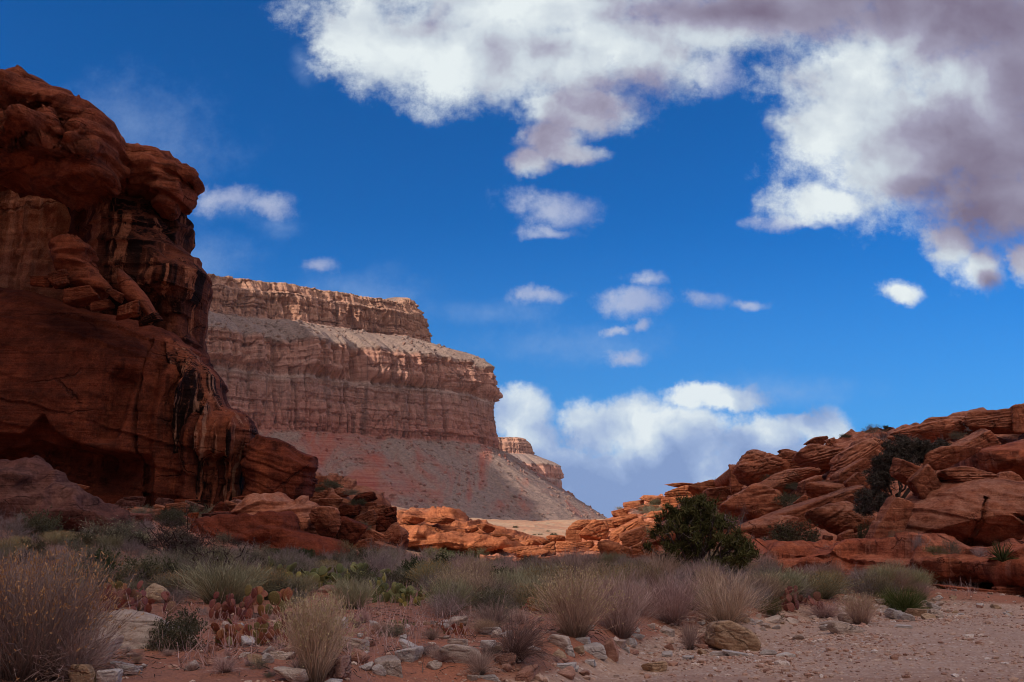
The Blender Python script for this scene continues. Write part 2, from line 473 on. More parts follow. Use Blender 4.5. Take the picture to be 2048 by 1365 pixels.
def ground_mat():
    m, N, b = new_mat('desert_ground')
    p = N.new('ShaderNodeNewGeometry').outputs['Position']
    wash = N.new('ShaderNodeAttribute', attribute_name='wash').outputs['Fac']
    far = N.new('ShaderNodeAttribute', attribute_name='far').outputs['Fac']
    n1 = N.noise(p, 0.7, 7, 0.65, 0.3)
    n2 = N.noise(p, 5.0, 8, 0.7)
    red = N.mix(N.step(n1, 0.35, 0.65), (0.42, 0.17, 0.105), (0.35, 0.165, 0.11))
    red = N.mix(N.math('MULTIPLY', N.step(n2, 0.52, 0.68), 0.6), red, (0.17, 0.085, 0.06))
    cells = N.voro(p, 26, out=1)
    gsel = N.new('ShaderNodeSeparateColor'); N.put(gsel.inputs[0], cells)
    grav = N.ramp(gsel.outputs[0], [(0.0, (0.34, 0.19, 0.13)), (0.3, (0.54, 0.365, 0.275)), (0.55, (0.45, 0.30, 0.23)), (0.8, (0.61, 0.45, 0.355)), (1.0, (0.70, 0.58, 0.48))])
    grav = N.mix(N.step(n2, 0.35, 0.65), grav, (0.47, 0.305, 0.225))
    flow = N.noise(N.mapv(p, rot=(0, 0, math.radians(-50)), scale=(0.10, 0.9, 1.0)), 1.0, 5, 0.6, 0.4)
    grav = N.mix(N.math('MULTIPLY', N.step(flow, 0.50, 0.64), 0.55), grav, (0.54, 0.36, 0.265))
    grav = N.mix(N.math('MULTIPLY', N.step(flow, 0.47, 0.34), 0.5), grav, (0.36, 0.20, 0.14))
    wn = N.math('ADD', wash, N.math('MULTIPLY', N.math('SUBTRACT', n1, 0.5), 0.7))
    c_ = N.mix(N.step(wn, 0.35, 0.65), red, grav)
    fn = N.noise(p, 0.03, 6, 0.6)
    spk = N.noise(p, 0.5, 6, 0.75)
    fcol = N.mix(N.step(fn, 0.4, 0.6), (0.46, 0.30, 0.20), (0.42, 0.21, 0.13))
    fcol = N.mix(N.math('MULTIPLY', N.step(spk, 0.5, 0.6), 0.7), fcol, (0.17, 0.16, 0.11))
    c_ = N.mix(far, c_, fcol)
    N.l.new(c_, b.inputs['Base Color'])
    h = N.math('ADD', N.math('MULTIPLY', n2, 0.8), N.math('MULTIPLY', N.voro(p, 26), 0.5))
    bump(N, b, h, 0.9, 0.05)
    return m
M['ground'] = ground_mat()

def veg_mat(name, cols, tip=None, tip0=0.75, rough=0.85, foot=1.0):
    """cols: colours spread over the strands, tip: colour of strand ends"""
    m, N, b = new_mat(name)
    r = N.new('ShaderNodeAttribute', attribute_name='rnd').outputs['Fac']
    t = N.new('ShaderNodeAttribute', attribute_name='len').outputs['Fac']
    k = len(cols)
    c_ = N.ramp(r, [(i / max(1, k - 1), col) for i, col in enumerate(cols)])
    if foot < 1: c_ = N.mix(N.step(t, 0.45, 0.0, 0.0, 0.85), c_, tuple(foot * x for x in cols[0]))  # dark strand feet: old wood, plus painted shade for contrast inside the brush
    if tip: c_ = N.mix(N.step(t, tip0, 1.0), c_, tip)
    hv = N.new('ShaderNodeHueSaturation')
    oi = N.new('ShaderNodeObjectInfo').outputs['Random']
    N.put(hv.inputs['Value'], N.lin(oi, 0, 1, 0.62, 1.3))
    N.put(hv.inputs['Hue'], N.lin(N.math('FRACT', N.math('MULTIPLY', oi, 7.3)), 0, 1, 0.480, 0.514))
    N.put(hv.inputs['Color'], c_)
    N.l.new(hv.outputs[0], b.inputs['Base Color'])
    b.inputs['Roughness'].default_value = rough
    return m

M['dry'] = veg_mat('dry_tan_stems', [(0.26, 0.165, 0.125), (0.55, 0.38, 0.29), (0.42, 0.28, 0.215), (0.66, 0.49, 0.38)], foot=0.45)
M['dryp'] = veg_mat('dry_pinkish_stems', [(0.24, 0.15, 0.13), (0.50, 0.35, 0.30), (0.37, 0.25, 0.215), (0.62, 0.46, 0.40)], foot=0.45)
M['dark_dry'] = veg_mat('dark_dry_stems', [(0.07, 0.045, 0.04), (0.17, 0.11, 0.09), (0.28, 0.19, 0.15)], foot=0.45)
M['seed'] = veg_mat('yellow_seed_heads', [(0.36, 0.21, 0.075), (0.48, 0.31, 0.13), (0.30, 0.17, 0.06)])
M['seedp'] = veg_mat('pale_seed_heads', [(0.48, 0.38, 0.22), (0.40, 0.30, 0.16), (0.55, 0.45, 0.29)])
M['grey'] = veg_mat('grey_twigs', [(0.14, 0.10, 0.095), (0.36, 0.285, 0.265), (0.25, 0.195, 0.185), (0.45, 0.37, 0.34)])
M['greygreen'] = veg_mat('grey_green_twigs', [(0.11, 0.10, 0.07), (0.27, 0.245, 0.185), (0.18, 0.17, 0.12), (0.34, 0.31, 0.24)])
M['green'] = veg_mat('dark_green_leaves', [(0.028, 0.042, 0.016), (0.055, 0.075, 0.026), (0.085, 0.10, 0.040)])
M['olive'] = veg_mat('olive_leaves', [(0.055, 0.055, 0.028), (0.095, 0.09, 0.045), (0.13, 0.12, 0.07)])
M['ygreen'] = veg_mat('yellow_green_leaves', [(0.14, 0.13, 0.03), (0.24, 0.21, 0.06), (0.19, 0.18, 0.05)])
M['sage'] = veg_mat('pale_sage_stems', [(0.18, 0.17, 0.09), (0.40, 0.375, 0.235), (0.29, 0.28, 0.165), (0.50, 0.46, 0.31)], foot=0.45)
M['bunch'] = veg_mat('green_bunch_blades', [(0.05, 0.075, 0.02), (0.09, 0.12, 0.035), (0.13, 0.15, 0.05)], tip=(0.2, 0.17, 0.08), tip0=0.8)
M['dead'] = veg_mat('dead_branches', [(0.035, 0.022, 0.02), (0.075, 0.05, 0.045), (0.12, 0.085, 0.08)])
M['bark'] = veg_mat('grey_brown_bark', [(0.07, 0.05, 0.04), (0.14, 0.11, 0.09)])
M['juniper'] = veg_mat('juniper_sprays', [(0.032, 0.034, 0.010), (0.080, 0.078, 0.024), (0.145, 0.13, 0.048)])
M['greytree'] = veg_mat('grey_olive_sprays', [(0.075, 0.068, 0.048), (0.135, 0.12, 0.09), (0.20, 0.17, 0.14)])
M['yucca'] = veg_mat('yucca_blades', [(0.045, 0.06, 0.018), (0.09, 0.11, 0.035), (0.15, 0.15, 0.06)])

def pad_mat(name, c1, c2, c3, sp=(0.4, 0.27, 0.12)):
    m, N, b = new_mat(name)
    tcn = N.new('ShaderNodeTexCoord').outputs['Object']
    oi = N.new('ShaderNodeObjectInfo').outputs['Random']
    n = N.noise(tcn, 7.0, 4, 0.6)
    c_ = N.mix(N.step(N.math('ADD', N.math('MULTIPLY', n, 0.7), N.math('MULTIPLY', oi, 0.6)), 0.35, 0.95), c1, c2)
    c_ = N.mix(N.math('MULTIPLY', N.step(oi, 0.72, 0.9), 0.85), c_, c3)
    areole = N.voro(N.mapv(tcn, scale=(1, 0.05, 1)), 9.0, rnd=0.35)
    c_ = N.mix(N.step(areole, 0.28, 0.14), c_, sp)
    N.l.new(c_, b.inputs['Base Color'])
    b.inputs['Roughness'].default_value = 0.6
    b.inputs['Specular IOR Level'].default_value = 0.3
    bump(N, b, areole, 0.3, 0.02)
    return m
M['pad_green'] = pad_mat('green_cactus_skin', (0.10, 0.115, 0.035), (0.21, 0.21, 0.085), (0.36, 0.30, 0.07))
M['pad_red'] = pad_mat('reddened_cactus_skin', (0.24, 0.06, 0.045), (0.33, 0.13, 0.04), (0.15, 0.14, 0.05))
M['pad_purple'] = pad_mat('purple_cactus_skin', (0.17, 0.045, 0.045), (0.27, 0.085, 0.06), (0.15, 0.08, 0.05))

def mesa_mat():
    m, N, b = new_mat('banded_mesa_rock')
    p = N.new('ShaderNodeNewGeometry').outputs['Position']
    hgt = N.new('ShaderNodeAttribute', attribute_name='band').outputs['Fac']      # height in the strata, metres
    tal = N.new('ShaderNodeAttribute', attribute_name='talus').outputs['Fac']
    wob = N.math('ADD', hgt, N.math('MULTIPLY', N.math('SUBTRACT', N.noise(p, 0.02, 5, 0.6), 0.5), 16))
    c_ = N.ramp(N.lin(wob, 90, 290), [(0.0, (0.46, 0.165, 0.125)), (0.12, (0.52, 0.225, 0.175)), (0.33, (0.56, 0.275, 0.22)), (0.365, (0.64, 0.45, 0.39)), (0.40, (0.57, 0.315, 0.255)),
                                      (0.55, (0.55, 0.285, 0.215)), (0.72, (0.54, 0.29, 0.215)), (0.80, (0.56, 0.30, 0.21)), (0.95, (0.55, 0.30, 0.21)), (1.0, (0.60, 0.38, 0.27))])
    lay = N.noise(N.mapv(p, scale=(0.06, 0.06, 3.0)), 0.16, 5, 0.7, 0.2)
    c_ = N.mix(N.math('MULTIPLY', N.step(lay, 0.52, 0.66), 0.45), c_, (0.26, 0.13, 0.10))
    c_ = N.mix(N.math('MULTIPLY', N.step(lay, 0.45, 0.32), 0.35), c_, (0.60, 0.46, 0.36))
    vs = N.noise(N.mapv(p, scale=(1.0, 1.0, 0.07)), 0.10, 6, 0.65)
    c_ = N.mix(N.math('MULTIPLY', N.step(vs, 0.50, 0.64), 0.7), c_, (0.20, 0.11, 0.095))
    vs2 = N.noise(N.mapv(p, loc=(31, 7, 0), scale=(1.0, 1.0, 0.12)), 0.32, 5, 0.65)
    c_ = N.mix(N.math('MULTIPLY', N.step(vs2, 0.53, 0.66), 0.5), c_, (0.22, 0.12, 0.10))
    grn = N.noise(p, 0.22, 7, 0.78)
    tcol = N.mix(N.step(grn, 0.38, 0.62), (0.38, 0.275, 0.24), (0.26, 0.185, 0.165))
    tcol = N.mix(N.math('MULTIPLY', N.step(N.noise(p, 0.45, 5, 0.8), 0.54, 0.62), 0.85), tcol, (0.14, 0.12, 0.09))
    tcol = N.mix(N.math('MULTIPLY', N.step(N.noise(p, 0.36, 5, 0.75), 0.44, 0.34), 0.5), tcol, (0.58, 0.46, 0.38))
    # red shale bands that show through the talus
    rb = N.noise(N.mapv(p, rot=(0, 0, 0.5), scale=(1.0, 0.35, 0.5)), 0.016, 6, 0.68, 0.8)
    lowz = N.math('MULTIPLY', N.step(hgt, 8, 40), N.step(hgt, 128, 105))
    rm = N.math('MULTIPLY', N.math('MULTIPLY', N.step(rb, 0.47, 0.68), lowz), 0.95)
    rl = N.noise(N.mapv(p, scale=(0.02, 0.02, 1.6)), 0.5, 4, 0.7)
    tcol = N.mix(rm, tcol, N.mix(N.step(rl, 0.42, 0.58), (0.36, 0.075, 0.055), (0.47, 0.17, 0.12)))
    c_ = N.mix(N.math('ADD', tal, N.math('MULTIPLY', N.math('SUBTRACT', grn, 0.5), 0.5), clamp=True), c_, tcol)
    c_ = N.mix(0.35, c_, N.mix(N.step(N.noise(p, 1.1, 4, 0.75), 0.35, 0.65), (0.2, 0.2, 0.2), (0.8, 0.8, 0.8)), 'SOFT_LIGHT')
    N.l.new(c_, b.inputs['Base Color'])
    h = N.math('ADD', N.math('MULTIPLY', N.noise(p, 0.5, 6, 0.75), 1.0), N.math('MULTIPLY', vs, 1.4))
    h = N.math('ADD', h, lay)
    bump(N, b, h, 1.0, 2.6)
    return m
M['mesa'] = mesa_mat()

# ------------------------------------------------------------------ ground sheet
BKX = np.array([-60, -6, -2.4, 0.1, 2.0, 4.9, 7.7, 10.5, 14, 40, 400.])
BKY = np.array([-50, 2, 7, 11.2, 15.2, 20, 22.8, 24.4, 25, 27, 60.])

def bank(x, y):
    return (y - np.interp(x, BKX, BKY)) * 0.72 + 0.35 * np.sin(x * 1.7 + 0.6) + 0.2 * np.sin(y * 2.3 + x)

def G(x, y, detail=True):
    x = np.asarray(x, float); y = np.asarray(y, float)
    bk = bank(x, y)
    z = 0.36 * sst(-0.5, 1.3, bk) * sst(16, 9, x) + 0.0
    z = z + 2.5 * sst(0, 1, (-x - 2.5) / 14) * sst(12, 46, y) * sst(160, 70, y)
    z = z - 1.0 * sst(42, 95, y) * sst(400, 150, y)
    z = z + 16 * sst(180, 1000, y)
    z = z + 24 * np.exp(-((x + 105) / 58) ** 2) * np.exp(-((y - 430) / 130) ** 2)
    if detail:
        sh = np.shape(x)
        P = np.stack([np.ravel(x), np.ravel(y), 0 * np.ravel(x)], -1)
        a = fbm(P * 0.55, 4, 0.5, seed=5).reshape(sh)
        c_ = fbm(P * 0.02, 5, 0.5, seed=9).reshape(sh)
        z = z + a * (0.10 + 0.10 * sst(0, 1.5, bk)) + c_ * 7 * sst(120, 500, y)
        z = z - 0.05 * sst(0.4, -0.8, bk) * (1 - sst(-1.2, -2.6, bk))
    return z

def build_ground():
    xs = np.concatenate([-np.geomspace(14, 12000, 95)[::-1], np.arange(-13.85, 13.9, 0.15), np.geomspace(14, 12000, 95)])
    ys = np.concatenate([np.linspace(-400, -20, 12), np.linspace(-14, 4, 24), np.arange(4.15, 30, 0.15), np.geomspace(30.2, 12000, 260)])
    X, Y = np.meshgrid(xs, ys)
    Z = G(X, Y)
    V = np.stack([X, Y, Z], -1).reshape(-1, 3)
    bk = bank(X, Y).ravel()
    wash = sst(0.9, -0.5, bk)
    far = sst(45, 130, Y.ravel())
    me = mesh('ground', V, grid_quads(len(ys), len(xs)), M['ground'], attrs={'wash': wash, 'far': far})
    put('ground', me, kind='structure')
build_ground()

_DD = np.geomspace(4, 220, 1500)

def ground_at(px, py):
    """where the line of sight of a pixel meets the ground"""
    P = at(float(px), float(py), _DD)
    g = G(P[:, 0], P[:, 1])
    hit = np.nonzero(P[:, 2] <= g)[0]
    k = hit[0] if len(hit) else len(_DD) - 1
    return Vector((P[k, 0], P[k, 1], g[k]))

# ------------------------------------------------------------------ rock builders
_ico = {}
def ico(level):
    if level not in _ico:
        bm = bmesh.new()
        bmesh.ops.create_icosphere(bm, subdivisions=level, radius=1)
        V = np.array([v.co[:] for v in bm.verts], np.float32)
        F = np.array([[v.index for v in f.verts] for f in bm.faces], np.int32)
        bm.free()
        _ico[level] = (V, F)
    return _ico[level]

def ledges(h, V, seed):
    """saw-tooth profile of beds that weather back under a sharp lip"""
    P = np.stack([V[:, 0] * 0.3, V[:, 1] * 0.3, 0 * h + seed], -1)
    h = h + 0.35 * fbm(P, 3, seed=seed + 5)
    k = np.floor(h); f = h - k
    rnd = (np.sin(k * 127.1 + seed * 3.7) * 43758.5453) % 1.0
    m = sst(-0.25, 0.25, perlin(np.stack([V[:, 0] * 0.22 + k * 7.3, V[:, 1] * 0.22, k * 3.1], -1), seed + 6))
    return (f ** 0.7 * sst(1.0, 0.9, f) - 0.5) * (0.35 + 0.9 * rnd) * (0.25 + 0.75 * m)

def rock_shape(seed, level=5, cuts=11, k=9, rough=0.10, strata=0.05, sfreq=7, pits=0.0, dims=(1, 1, 1), block=0.0, saw=0.10):
    rng = np.random.default_rng(seed)
    D, F = ico(level)
    n = rng.normal(size=(cuts, 3)); n /= np.linalg.norm(n, axis=1, keepdims=True)
    if block > 0:                                     # joint-bounded blocks: axis-like faces
        ax = np.array([[1, 0, 0], [-1, 0, 0], [0, 1, 0], [0, -1, 0], [0, 0, 1], [0, 0, -1]], float)
        ax += rng.normal(size=ax.shape) * 0.16
        ax /= np.linalg.norm(ax, axis=1, keepdims=True)
        n = np.concatenate([n[:max(3, cuts // 2)], ax])
        h = np.concatenate([rng.uniform(0.85, 1.15, max(3, cuts // 2)), rng.uniform(0.62, 0.8, 6)])
    else:
        h = rng.uniform(0.68, 1.0, len(n))
    q = np.maximum(D @ n.T, 0) / h
    r = 1.0 / np.maximum((q ** k).sum(1) ** (1.0 / k), 0.55)
    P = D * r[:, None] * np.array(dims, np.float32)
    so = rng.uniform(0, 100, 3)
    nrm = normals(P, F)
    d = rough * fbm(P * 1.5 + so, 5, 0.5, seed=seed) + 0.5 * rough * fbm(P * 5 + so, 5, 0.58, seed=seed + 3)
    zz = P[:, 2] + 0.25 * P[:, 0] * rng.uniform(-1, 1) + 0.12 * fbm(P * 1.2 + so, 3, seed=seed + 7)
    lay = perlin(np.stack([zz * sfreq, 0 * zz + seed, 0.15 * P[:, 0]], -1), seed) + 0.5 * perlin(np.stack([zz * sfreq * 2.7, 0 * zz + seed, 0.2 * P[:, 0]], -1), seed + 1)
    d += strata * lay * np.clip(1.15 - np.abs(nrm[:, 2]), 0, 1)
    if sfreq > 3: d += saw * ledges(zz * sfreq * 0.55, P * 3 + so.astype(np.float32), seed) * np.clip(1.15 - np.abs(nrm[:, 2]), 0, 1)
    f1, f2 = worley(P * 1.1 + so, seed)
    d -= 0.085 * sst(0.06, 0.0, f2 - f1)
    if pits > 0:
        g1, _ = worley(P * 2.6 + so, seed + 5)
        d -= pits * sst(0.36, 0.14, g1) * sst(-0.1, 0.3, perlin(P * 1.0 + so, seed + 8))
    P = P + nrm * d[:, None]
    lo, hi = P.min(0), P.max(0)
    return (P - (lo + hi) / 2) / (hi - lo), F

ROCK = {}
def rock_variants(key, mat, n, seed, **kw):
    out = []
    for i in range(n):
        V, F = rock_shape(seed + i * 13, **kw)
        out.append((V, F))
    ROCK[key] = (out, {})

rock_variants('round', None, 7, 100, cuts=12, k=9, rough=0.16, strata=0.06)
rock_variants('pit', None, 3, 300, cuts=10, k=7, rough=0.13, strata=0.05, pits=0.16)
rock_variants('layer', None, 6, 500, cuts=9, k=14, rough=0.13, strata=0.12, sfreq=6, saw=0.24)
rock_variants('block', None, 7, 700, cuts=8, k=18, rough=0.12, strata=0.06, block=1.0)
rock_variants('slab', None, 5, 900, cuts=9, k=16, rough=0.10, strata=0.06, sfreq=4, block=1.0)
rock_variants('stone', None, 9, 1100, level=5, cuts=12, k=10, rough=0.15, strata=0.012, saw=0.0)
rock_variants('blockstone', None, 8, 1300, level=5, cuts=14, k=11, rough=0.13, strata=0.012, block=1.0, saw=0.0)

def rock_mesh(key, i, mat):
    vs, cache = ROCK[key]
    i %= len(vs)
    if (i, mat) not in cache:
        V, F = vs[i]
        cache[(i, mat)] = mesh(key + '_rock', V, F, M[mat])
    return cache[(i, mat)]

_rc = [0]
def boulder(px, py, w, h, Y, key='round', mat='hill', tilt=0, deep=0.9, name='boulder', label=None, cat='boulder', group=None, sink=0.0, var=None, yaw=0.0):
    """a rock whose outline covers w x h photograph pixels about (px, py), Y metres away"""
    _rc[0] += 1
    s = Y / FPX * 1.02
    p = at(px, py, Y)
    me = rock_mesh(key, _rc[0] if var is None else var, mat)
    wd = max(min(w, 1.6 * h), 0.5 * w) * deep
    return put(name, me, loc=(p[0], p[1], p[2] - sink), rot=(0, math.radians(-tilt), yaw), scale=(w * s, wd * s, h * s), label=label, cat=cat, group=group)

def smooth_poly(pts, jit=0.0, seed=0, step=6.0, round_=0.32):
    pts = np.array(pts, float)
    out = []
    n = len(pts)
    for i in range(n):                                # Catmull-Rom, half tension: keeps corners readable
        p0, p1, p2, p3 = pts[i - 1], pts[i], pts[(i + 1) % n], pts[(i + 2) % n]
        k = max(1, int(np.linalg.norm(p2 - p1) / step))
        for j in range(k):
            t = j / k
            m1, m2 = ((p2 - p0) * round_, (p3 - p1) * round_) if round_ > 0.2 else ((p2 - p1) * (1 - round_) + (p2 - p0) * round_ * 0.5, (p2 - p1) * (1 - round_) + (p3 - p1) * round_ * 0.5)
            out.append((2 * t**3 - 3 * t**2 + 1) * p1 + (t**3 - 2 * t**2 + t) * m1 + (-2 * t**3 + 3 * t**2) * p2 + (t**3 - t**2) * m2)
    out = np.array(out)
    if jit > 0:
        P = np.column_stack([out / 22.0, np.full(len(out), seed * 3.1)])
        out[:, 0] += jit * fbm(P, 3, seed=seed); out[:, 1] += jit * fbm(P + 50, 3, seed=seed + 1)
    return out

def mass(name, outline, depth, T, R, mat, step=3.0, back=None, seed=0, rough=0.5, strata=0.25, sfreq=0.9, tilt=(0.0, 0.0), flute=0.0, ffreq=0.5, blocks=0.0, bscale=0.25,
         fn=None, jit=3.0, pw=0.5, round_=0.32, saw=0.0, parent=None, **kw):
    """a solid rock mass: front bulges T metres towards the viewer within R metres of its outline, the back likewise"""
    poly = smooth_poly(outline, jit, seed, round_=round_)
    # the belly of the rock stands nearer than its outline plane: narrow the plane accordingly
    kc = 1 - 0.58 * T / float(depth(poly[:, 0].mean()) if callable(depth) else depth)
    VP = np.array([CX, 1075.0])
    kc = np.array([1.0, kc])
    poly = VP + (poly - VP) * kc
    dfn = depth if callable(depth) else (lambda px: depth + 0 * px)
    x0, y0 = poly.min(0) - step; x1, y1 = poly.max(0) + step
    gx = np.arange(x0, x1, step); gy = np.arange(y0, y1, step)
    X, Yp = np.meshgrid(gx, gy)
    q = np.stack([X.ravel(), Yp.ravel()], -1)
    a = poly; b_ = np.roll(poly, -1, 0)
    inside = np.zeros(len(q), bool)
    best = np.full(len(q), 1e18); near = np.zeros_like(q)
    for (ax, ay), (bx, by) in zip(a, b_):
        c_ = ((ay > q[:, 1]) != (by > q[:, 1]))
        if c_.any():
            xi = ax + (q[:, 1] - ay) / (by - ay if by != ay else 1e-9) * (bx - ax)
            inside ^= c_ & (q[:, 0] < xi)
        ex, ey = bx - ax, by - ay
        t = np.clip(((q[:, 0] - ax) * ex + (q[:, 1] - ay) * ey) / (ex * ex + ey * ey + 1e-9), 0, 1)
        nx, ny = ax + t * ex, ay + t * ey
        d2 = (q[:, 0] - nx) ** 2 + (q[:, 1] - ny) ** 2
        m_ = d2 < best
        best = np.where(m_, d2, best)
        near[m_, 0] = nx[m_]; near[m_, 1] = ny[m_]
    ins = inside.reshape(X.shape)
    quad_ok = ins[:-1, :-1] & ins[:-1, 1:] & ins[1:, 1:] & ins[1:, :-1]
    idx = np.arange(X.size).reshape(X.shape)
    Q = np.stack([idx[:-1, :-1], idx[:-1, 1:], idx[1:, 1:], idx[1:, :-1]], -1)[quad_ok]
    cnt = np.bincount(Q.ravel(), minlength=X.size)
    used = cnt > 0
    edge = used & (cnt < 4)
    q[edge] = near[edge]
    dist = np.sqrt(best); dist[edge] = 0
    remap = np.cumsum(used) - 1
    Q = remap[Q]
    q = q[used]; dist = dist[used]; edge = edge[used]
    dep = dfn(q[:, 0])
    base = at(q[:, 0], q[:, 1], dep)
    dm = dist * dep / FPX
    prof = (1 - (1 - np.clip(dm / R, 0, 1)) ** 2) ** pw
    qf = VP + (q - VP) / kc
    extra = fn(qf[:, 0], qf[:, 1]) if fn else 0.0
    fr = base.copy(); fr[:, 1] -= T * prof - extra * np.clip(np.minimum(prof * 1.5, dm / 1.2), 0, 1)
    bk = base.copy(); bk[:, 1] += (T if back is None else back) * prof
    n0 = len(q)
    bidx = np.full(n0, -1); inner = ~edge
    bidx[inner] = n0 + np.arange(inner.sum()); bidx[edge] = np.nonzero(edge)[0]
    V = np.concatenate([fr, bk[inner]])
    Qb = bidx[Q][:, ::-1]
    QQ = np.concatenate([Q, Qb])
    N_ = normals(V, QQ)
    d = rough * fbm(V * 0.35 + seed, 5, 0.52, seed=seed) + 0.3 * rough * fbm(V * 1.9 + seed, 4, 0.55, seed=seed + 31)
    zz = V[:, 2] + tilt[0] * V[:, 0] + tilt[1] * V[:, 1] + 0.5 * fbm(V * 0.25 + seed, 3, seed=seed + 2)
    lay = perlin(np.stack([zz * sfreq, 0.05 * V[:, 0], 0 * zz + seed], -1), seed) + 0.6 * perlin(np.stack([zz * sfreq * 2.4, 0.1 * V[:, 0], 0 * zz + seed], -1), seed + 1)
    d += strata * lay
    if saw > 0: d += saw * ledges(zz * sfreq, V, seed)
    if flute > 0:
        P2 = V * np.array([1, 1, 0.06])
        d += flute * fbm(P2 * ffreq + seed, 4, 0.55, seed=seed + 11, ridged=True)
    if blocks > 0:
        wv = V + 0.6 * np.stack([fbm(V * 0.5 + 7, 2), fbm(V * 0.5 + 17, 2), 0 * zz], -1)
        f1, f2 = worley(wv * np.array([bscale, bscale, bscale * 1.7]) + seed, seed)
        d += blocks * (sst(0.0, 0.35, f2 - f1) - 1.0) * 0.9
    V = V + N_ * d[:, None]
    me = mesh(name, V, QQ[:, ::-1], M[mat])
    return put(name, me, parent=parent, **kw)

# ------------------------------------------------------------------ left cliff
rb = random.Random(4)
cliff = empty('sandstone_cliff', at(250, 1030, 48), label='tall dark red sandstone cliff with overhanging cap and streaked walls filling the left side', cat='cliff')
CL = cliff
def child(o):
    o.matrix_parent_inverse = CL.matrix_basis.inverted()
    return o

def cross(px, py):
    # deep sweeping cross-bed grooves in the cap
    P = np.stack([(px * 0.35 + py * 0.95) / 24.0, (px * 0.95 - py * 0.35) / 120.0, 0 * px], -1)
    return 2.6 * fbm(P, 3, 0.5, seed=77, ridged=True) * sst(185, 225, py) - 0.6
CL.matrix_basis = Matrix.Translation(CL.location)
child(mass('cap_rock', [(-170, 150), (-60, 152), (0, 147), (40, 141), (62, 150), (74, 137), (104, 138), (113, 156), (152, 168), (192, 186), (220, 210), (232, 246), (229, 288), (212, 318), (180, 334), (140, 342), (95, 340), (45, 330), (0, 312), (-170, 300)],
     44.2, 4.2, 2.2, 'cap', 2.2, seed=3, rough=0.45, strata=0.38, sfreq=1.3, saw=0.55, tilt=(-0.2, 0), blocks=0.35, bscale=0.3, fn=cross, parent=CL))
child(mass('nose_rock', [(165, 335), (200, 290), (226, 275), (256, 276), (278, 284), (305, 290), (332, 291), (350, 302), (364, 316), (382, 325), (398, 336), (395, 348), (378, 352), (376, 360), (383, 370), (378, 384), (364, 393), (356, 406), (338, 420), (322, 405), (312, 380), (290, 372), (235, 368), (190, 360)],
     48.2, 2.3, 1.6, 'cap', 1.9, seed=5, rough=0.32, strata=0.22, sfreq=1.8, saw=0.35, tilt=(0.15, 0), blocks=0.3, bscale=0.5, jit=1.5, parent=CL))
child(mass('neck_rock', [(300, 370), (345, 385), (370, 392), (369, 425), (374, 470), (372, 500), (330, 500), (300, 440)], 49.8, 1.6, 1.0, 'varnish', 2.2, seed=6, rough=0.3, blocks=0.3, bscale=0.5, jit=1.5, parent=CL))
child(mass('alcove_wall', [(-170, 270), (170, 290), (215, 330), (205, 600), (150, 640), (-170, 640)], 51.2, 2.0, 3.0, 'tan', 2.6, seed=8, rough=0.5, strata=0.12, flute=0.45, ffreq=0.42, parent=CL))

def midfn(px, py):
    e = 1.6 * sst(250, 170, px + 0.15 * (py - 400))                    # left flank recedes into a dark corner
    e = e - 0.9 * sst(385, 360, py) * sst(190, 230, px)                # ledge on top
    e = e - 0.8 * sst(470, 520, py) * sst(300, 390, px)                # bulge to the right lip
    e = e + 1.3 * sst(560, 640, py)
    return e
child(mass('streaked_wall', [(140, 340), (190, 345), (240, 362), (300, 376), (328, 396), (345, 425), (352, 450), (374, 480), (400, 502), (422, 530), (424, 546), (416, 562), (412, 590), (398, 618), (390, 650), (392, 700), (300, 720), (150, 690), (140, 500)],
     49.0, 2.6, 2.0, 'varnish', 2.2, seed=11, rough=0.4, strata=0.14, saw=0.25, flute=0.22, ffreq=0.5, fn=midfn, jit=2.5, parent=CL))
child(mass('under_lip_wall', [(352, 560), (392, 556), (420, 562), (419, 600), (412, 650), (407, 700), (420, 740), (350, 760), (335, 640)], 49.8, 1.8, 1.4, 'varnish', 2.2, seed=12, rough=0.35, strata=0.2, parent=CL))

LIP1 = (np.array([-200, 0, 35, 80, 130, 150, 170, 200, 260, 320, 345, 520]), np.array([884, 882, 871, 878, 881, 862, 842, 880, 905, 912, 915, 915]))
LIP2 = (np.array([-200, 0, 60, 140, 210, 260, 320, 345, 520]), np.array([925, 916, 912, 890, 905, 912, 913, 922, 930]))
def lowfn(px, py):
    l1 = np.interp(px, *LIP1); l2 = np.interp(px, *LIP2)
    inr = sst(370, 290, px)
    e = 1.0 * sst(l1 - 2, l1 + 5, py) * inr
    e = e + (1.15 - 0.95 * sst(930, 1020, py)) * sst(l2 - 2, l2 + 8, py) * inr
    e = e + 0.8 * sst(1000, 880, py) * sst(330, 500, px) * 0
    # the face leans out to the lip, and a scooped recess beside the column
    e = e - 0.9 * sst(620, 860, py) * sst(355, 300, px)
    rec = sst(34, 6, np.abs(px - 300 + (py - 800) * 0.25)) * sst(740, 780, py) * sst(905, 880, py)
    e = e + 0.9 * rec
    # column flutes
    cx = px + 0.12 * (py - 850) + 5 * np.sin(py / 60.0)
    e = e - 0.35 * np.sin(cx / 9.5) * sst(335, 360, px) * sst(700, 760, py)
    e = e + 1.0 * sst(3.0, 0.0, np.abs(px - 333 - 5 * np.sin(py / 50.0))) * sst(650, 700, py) * 0.6
    return e
